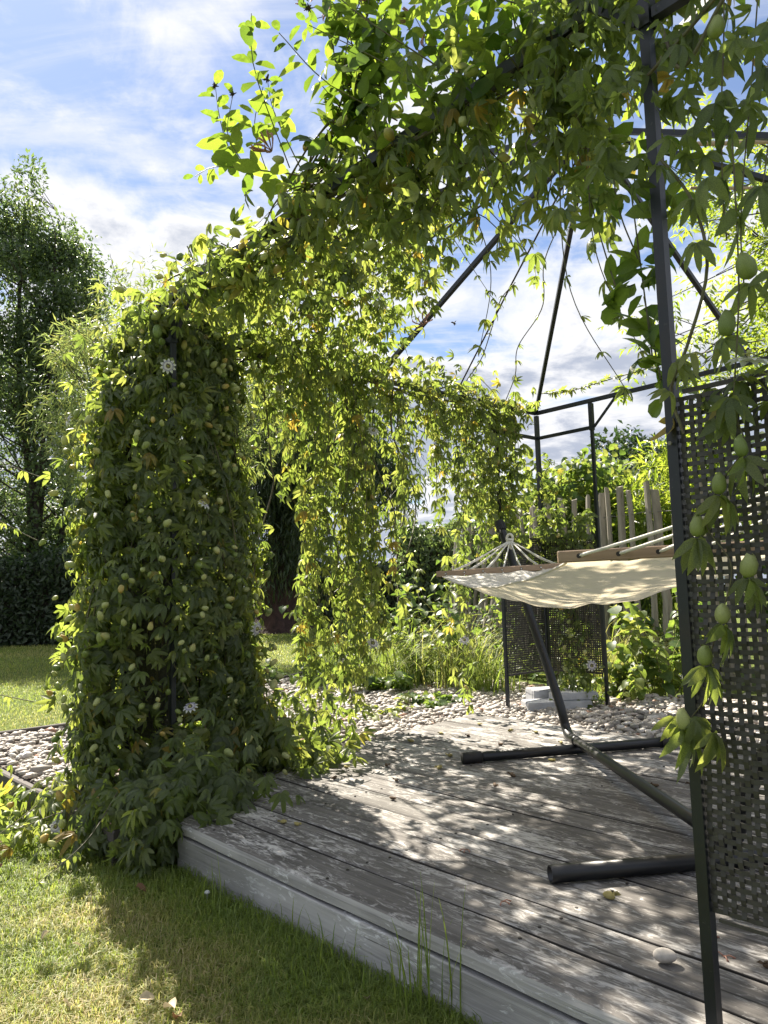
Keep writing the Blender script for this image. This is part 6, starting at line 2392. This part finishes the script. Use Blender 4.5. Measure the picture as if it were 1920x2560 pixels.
# leaves round the near post head and the rail to its right
n = 330
P = np.array([W(a, O0 + b, 0) for a, b in zip(rng.uniform(-0.92, -0.40, n), rng.normal(-0.10, 0.06, n))]); P[:, 2] = 2.12 - 0.62 * rng.random(n) ** 1.5
out = unit(np.column_stack([rng.normal(size=n), rng.normal(size=n), np.zeros(n)]))
D, Nn = hang(n, out, 0.7, 0.5, 0.5)
lv.add(P, D, Nn, rng.uniform(0.05, 0.085, n), vine_tone(n, 0.0, 0.6, 0.03))
# leaves on the top edge of the near panel
n = 26
P = np.array([W(a, OP + b, 0) for a, b in zip(rng.uniform(-0.69, -0.47, n), rng.normal(0.02, 0.02, n))]); P[:, 2] = rng.uniform(1.04, 1.17, n)
out = unit(np.column_stack([rng.normal(size=n), -np.abs(rng.normal(size=n)), np.zeros(n)]))
D, Nn = hang(n, out, 0.4, 0.8, 0.5)
lv.add(P, D, Nn, rng.uniform(0.05, 0.075, n), vine_tone(n, 0.2, 0.8, 0.1))
# leaf skirt at the lowest knots, in front of the post
for k in range(5):
    th_ = random.uniform(-2.8, -1.0); o_ = np.array([math.cos(th_), math.sin(th_), 0])
    lv.add(W(-0.665 - 0.01 * k, OP - .01, 0.53), unit(o_ * .5 - UP * .8), unit(o_ * .6 + UP * .7), random.uniform(0.06, 0.085), random.uniform(0.45, 0.8))
lv.build(v5)
st5.build('stems', v5, M['vine_stem'])
for i in range(9):
    pods5.append((W(random.uniform(-0.82, -0.45), O0 - .05 + random.gauss(0, .04), random.uniform(1.7, 2.1)), rnd_dirs(1)[0] - UP * .3, random.uniform(.034, .042)))
put(v5, 'pod', PODS[1:8], pods5, 0.12)
put(v5, 'flower', [PFLOWER], [(W(-0.530, OP - .01, 1.128), (0.05, -0.22, 1.0), 0.073)], 0.03)

# ---- 6. young vine on the far mesh corner
v6 = thing('passionflower_vine', 'young passionflower with round pods climbing the far mesh corner behind the hammock', 'climbing vine', W(T0 + 0.3, O1 - 0.05, Z_GRAVEL))
lv = Leaves(PALM, M['vine_leaf']); st6 = Stems(5); it6 = []
n = 420
s = rng.random(n)
P = np.array([W(T0 + 0.03 + 0.44 * a, O1 - 0.05 + b, 0) for a, b in zip(s, rng.normal(0, 0.03, n))])
P[:, 2] = rng.uniform(-0.02, 1.3, n)
P[:, 0] += 0
k = (np.abs(s - 0.45 - 0.10 * np.sin(P[:, 2] * 4)) < 0.23) | (P[:, 2] > 0.86)
k &= ~((P[:, 2] < 0.86) & (rng.random(n) < 0.25))
P = P[k]
out = np.tile(np.array([0.1, -1, 0]), (len(P), 1))
D, Nn = hang(len(P), unit(out), 0.7, 0.5, 0.5)
lv.add(P, D, Nn, rng.uniform(0.055, 0.09, len(P)), vine_tone(len(P), 0.0, 0.6, 0.03))
# up the corner post
n = 260
P = W(T0, O1, 0) + np.column_stack([rng.normal(0.03, 0.06, n), rng.normal(-0.02, 0.06, n), rng.uniform(0.9, 1.75, n)])
out = unit(np.column_stack([rng.normal(size=n), rng.normal(size=n), np.zeros(n)]))
D, Nn = hang(n, out, 0.6, 0.6, 0.5)
kk = rng.random(n) < np.interp(P[:, 2], [0.9, 1.3, 1.75], [1, .8, .25])
lv.add(P[kk], D[kk], Nn[kk], rng.uniform(0.05, 0.085, kk.sum()), vine_tone(kk.sum(), 0.0, 0.8, 0.03))
# base mound
n = 130
P = W(T0 + 0.32, O1 - 0.12, Z_GRAVEL) + np.column_stack([rng.normal(0, .10, n), rng.normal(0, .08, n), np.abs(rng.normal(.08, .10, n))])
D, Nn = hang(n, unit(rng.normal(size=(n, 3)) * [1, 1, 0]), 0.4, 0.6, 0.5)
lv.add(P, D, Nn, rng.uniform(0.05, 0.085, n), vine_tone(n, 0.0, 0.6, 0.02))
for i in range(10):
    a = random.uniform(0.1, 0.4)
    C = [W(T0 + a + random.gauss(0, .03), O1 - .04, zq) for zq in np.linspace(-0.03, 1.2, 6)]
    st6.add(curve_pts(C, 26), 0.002)
for i in range(34):
    it6.append((W(T0 + 0.14 + random.uniform(0, .24), O1 - 0.085, random.uniform(0.1, 1.2)), (random.uniform(-.4, .4), -.6, random.uniform(-1, .6)), random.uniform(.030, .046)))
lv.build(v6, parts=120)
st6.build('stems', v6, M['vine_stem'])
put(v6, 'pod', PODS, it6)
put(v6, 'flower', [PFLOWER], [(W(T0 + 0.40, O1 - 0.06, 0.235), (0.1, -1, 0.1), 0.082)], 0.05)

# canes seen through the roof behind the near post
cane('pale bamboo cane lying higher across the far right of the open roof', np.array([1.27, 3.60, 2.95]), np.array([1.95, 3.50, 2.87]))
cane('thinner pale bamboo cane lying lower across the far right of the open roof', np.array([1.55, 3.60, 2.70]), np.array([2.2, 3.55, 2.68]), 0.008)

# seedling grass stalks against the deck front
tuft('tall seeding grass stalks growing against the middle of the deck front', -1.30, 1.205, 26, .14, .34, Z_LAWN, 0.045, 0.25, 0.004, lean=(0.1, 0.5))
tuft('few thin tall grass blades at the deck front near its left corner', -2.12, 1.215, 16, .08, .19, Z_LAWN, 0.07, 0.25, 0.003, lean=(0.1, 0.6))
tuft('short lush grass tuft beside the knotty part of the deck front', -1.62, 1.20, 40, .06, .14, Z_LAWN, 0.08, 0.22, 0.0035, lean=(0.2, 0.8))
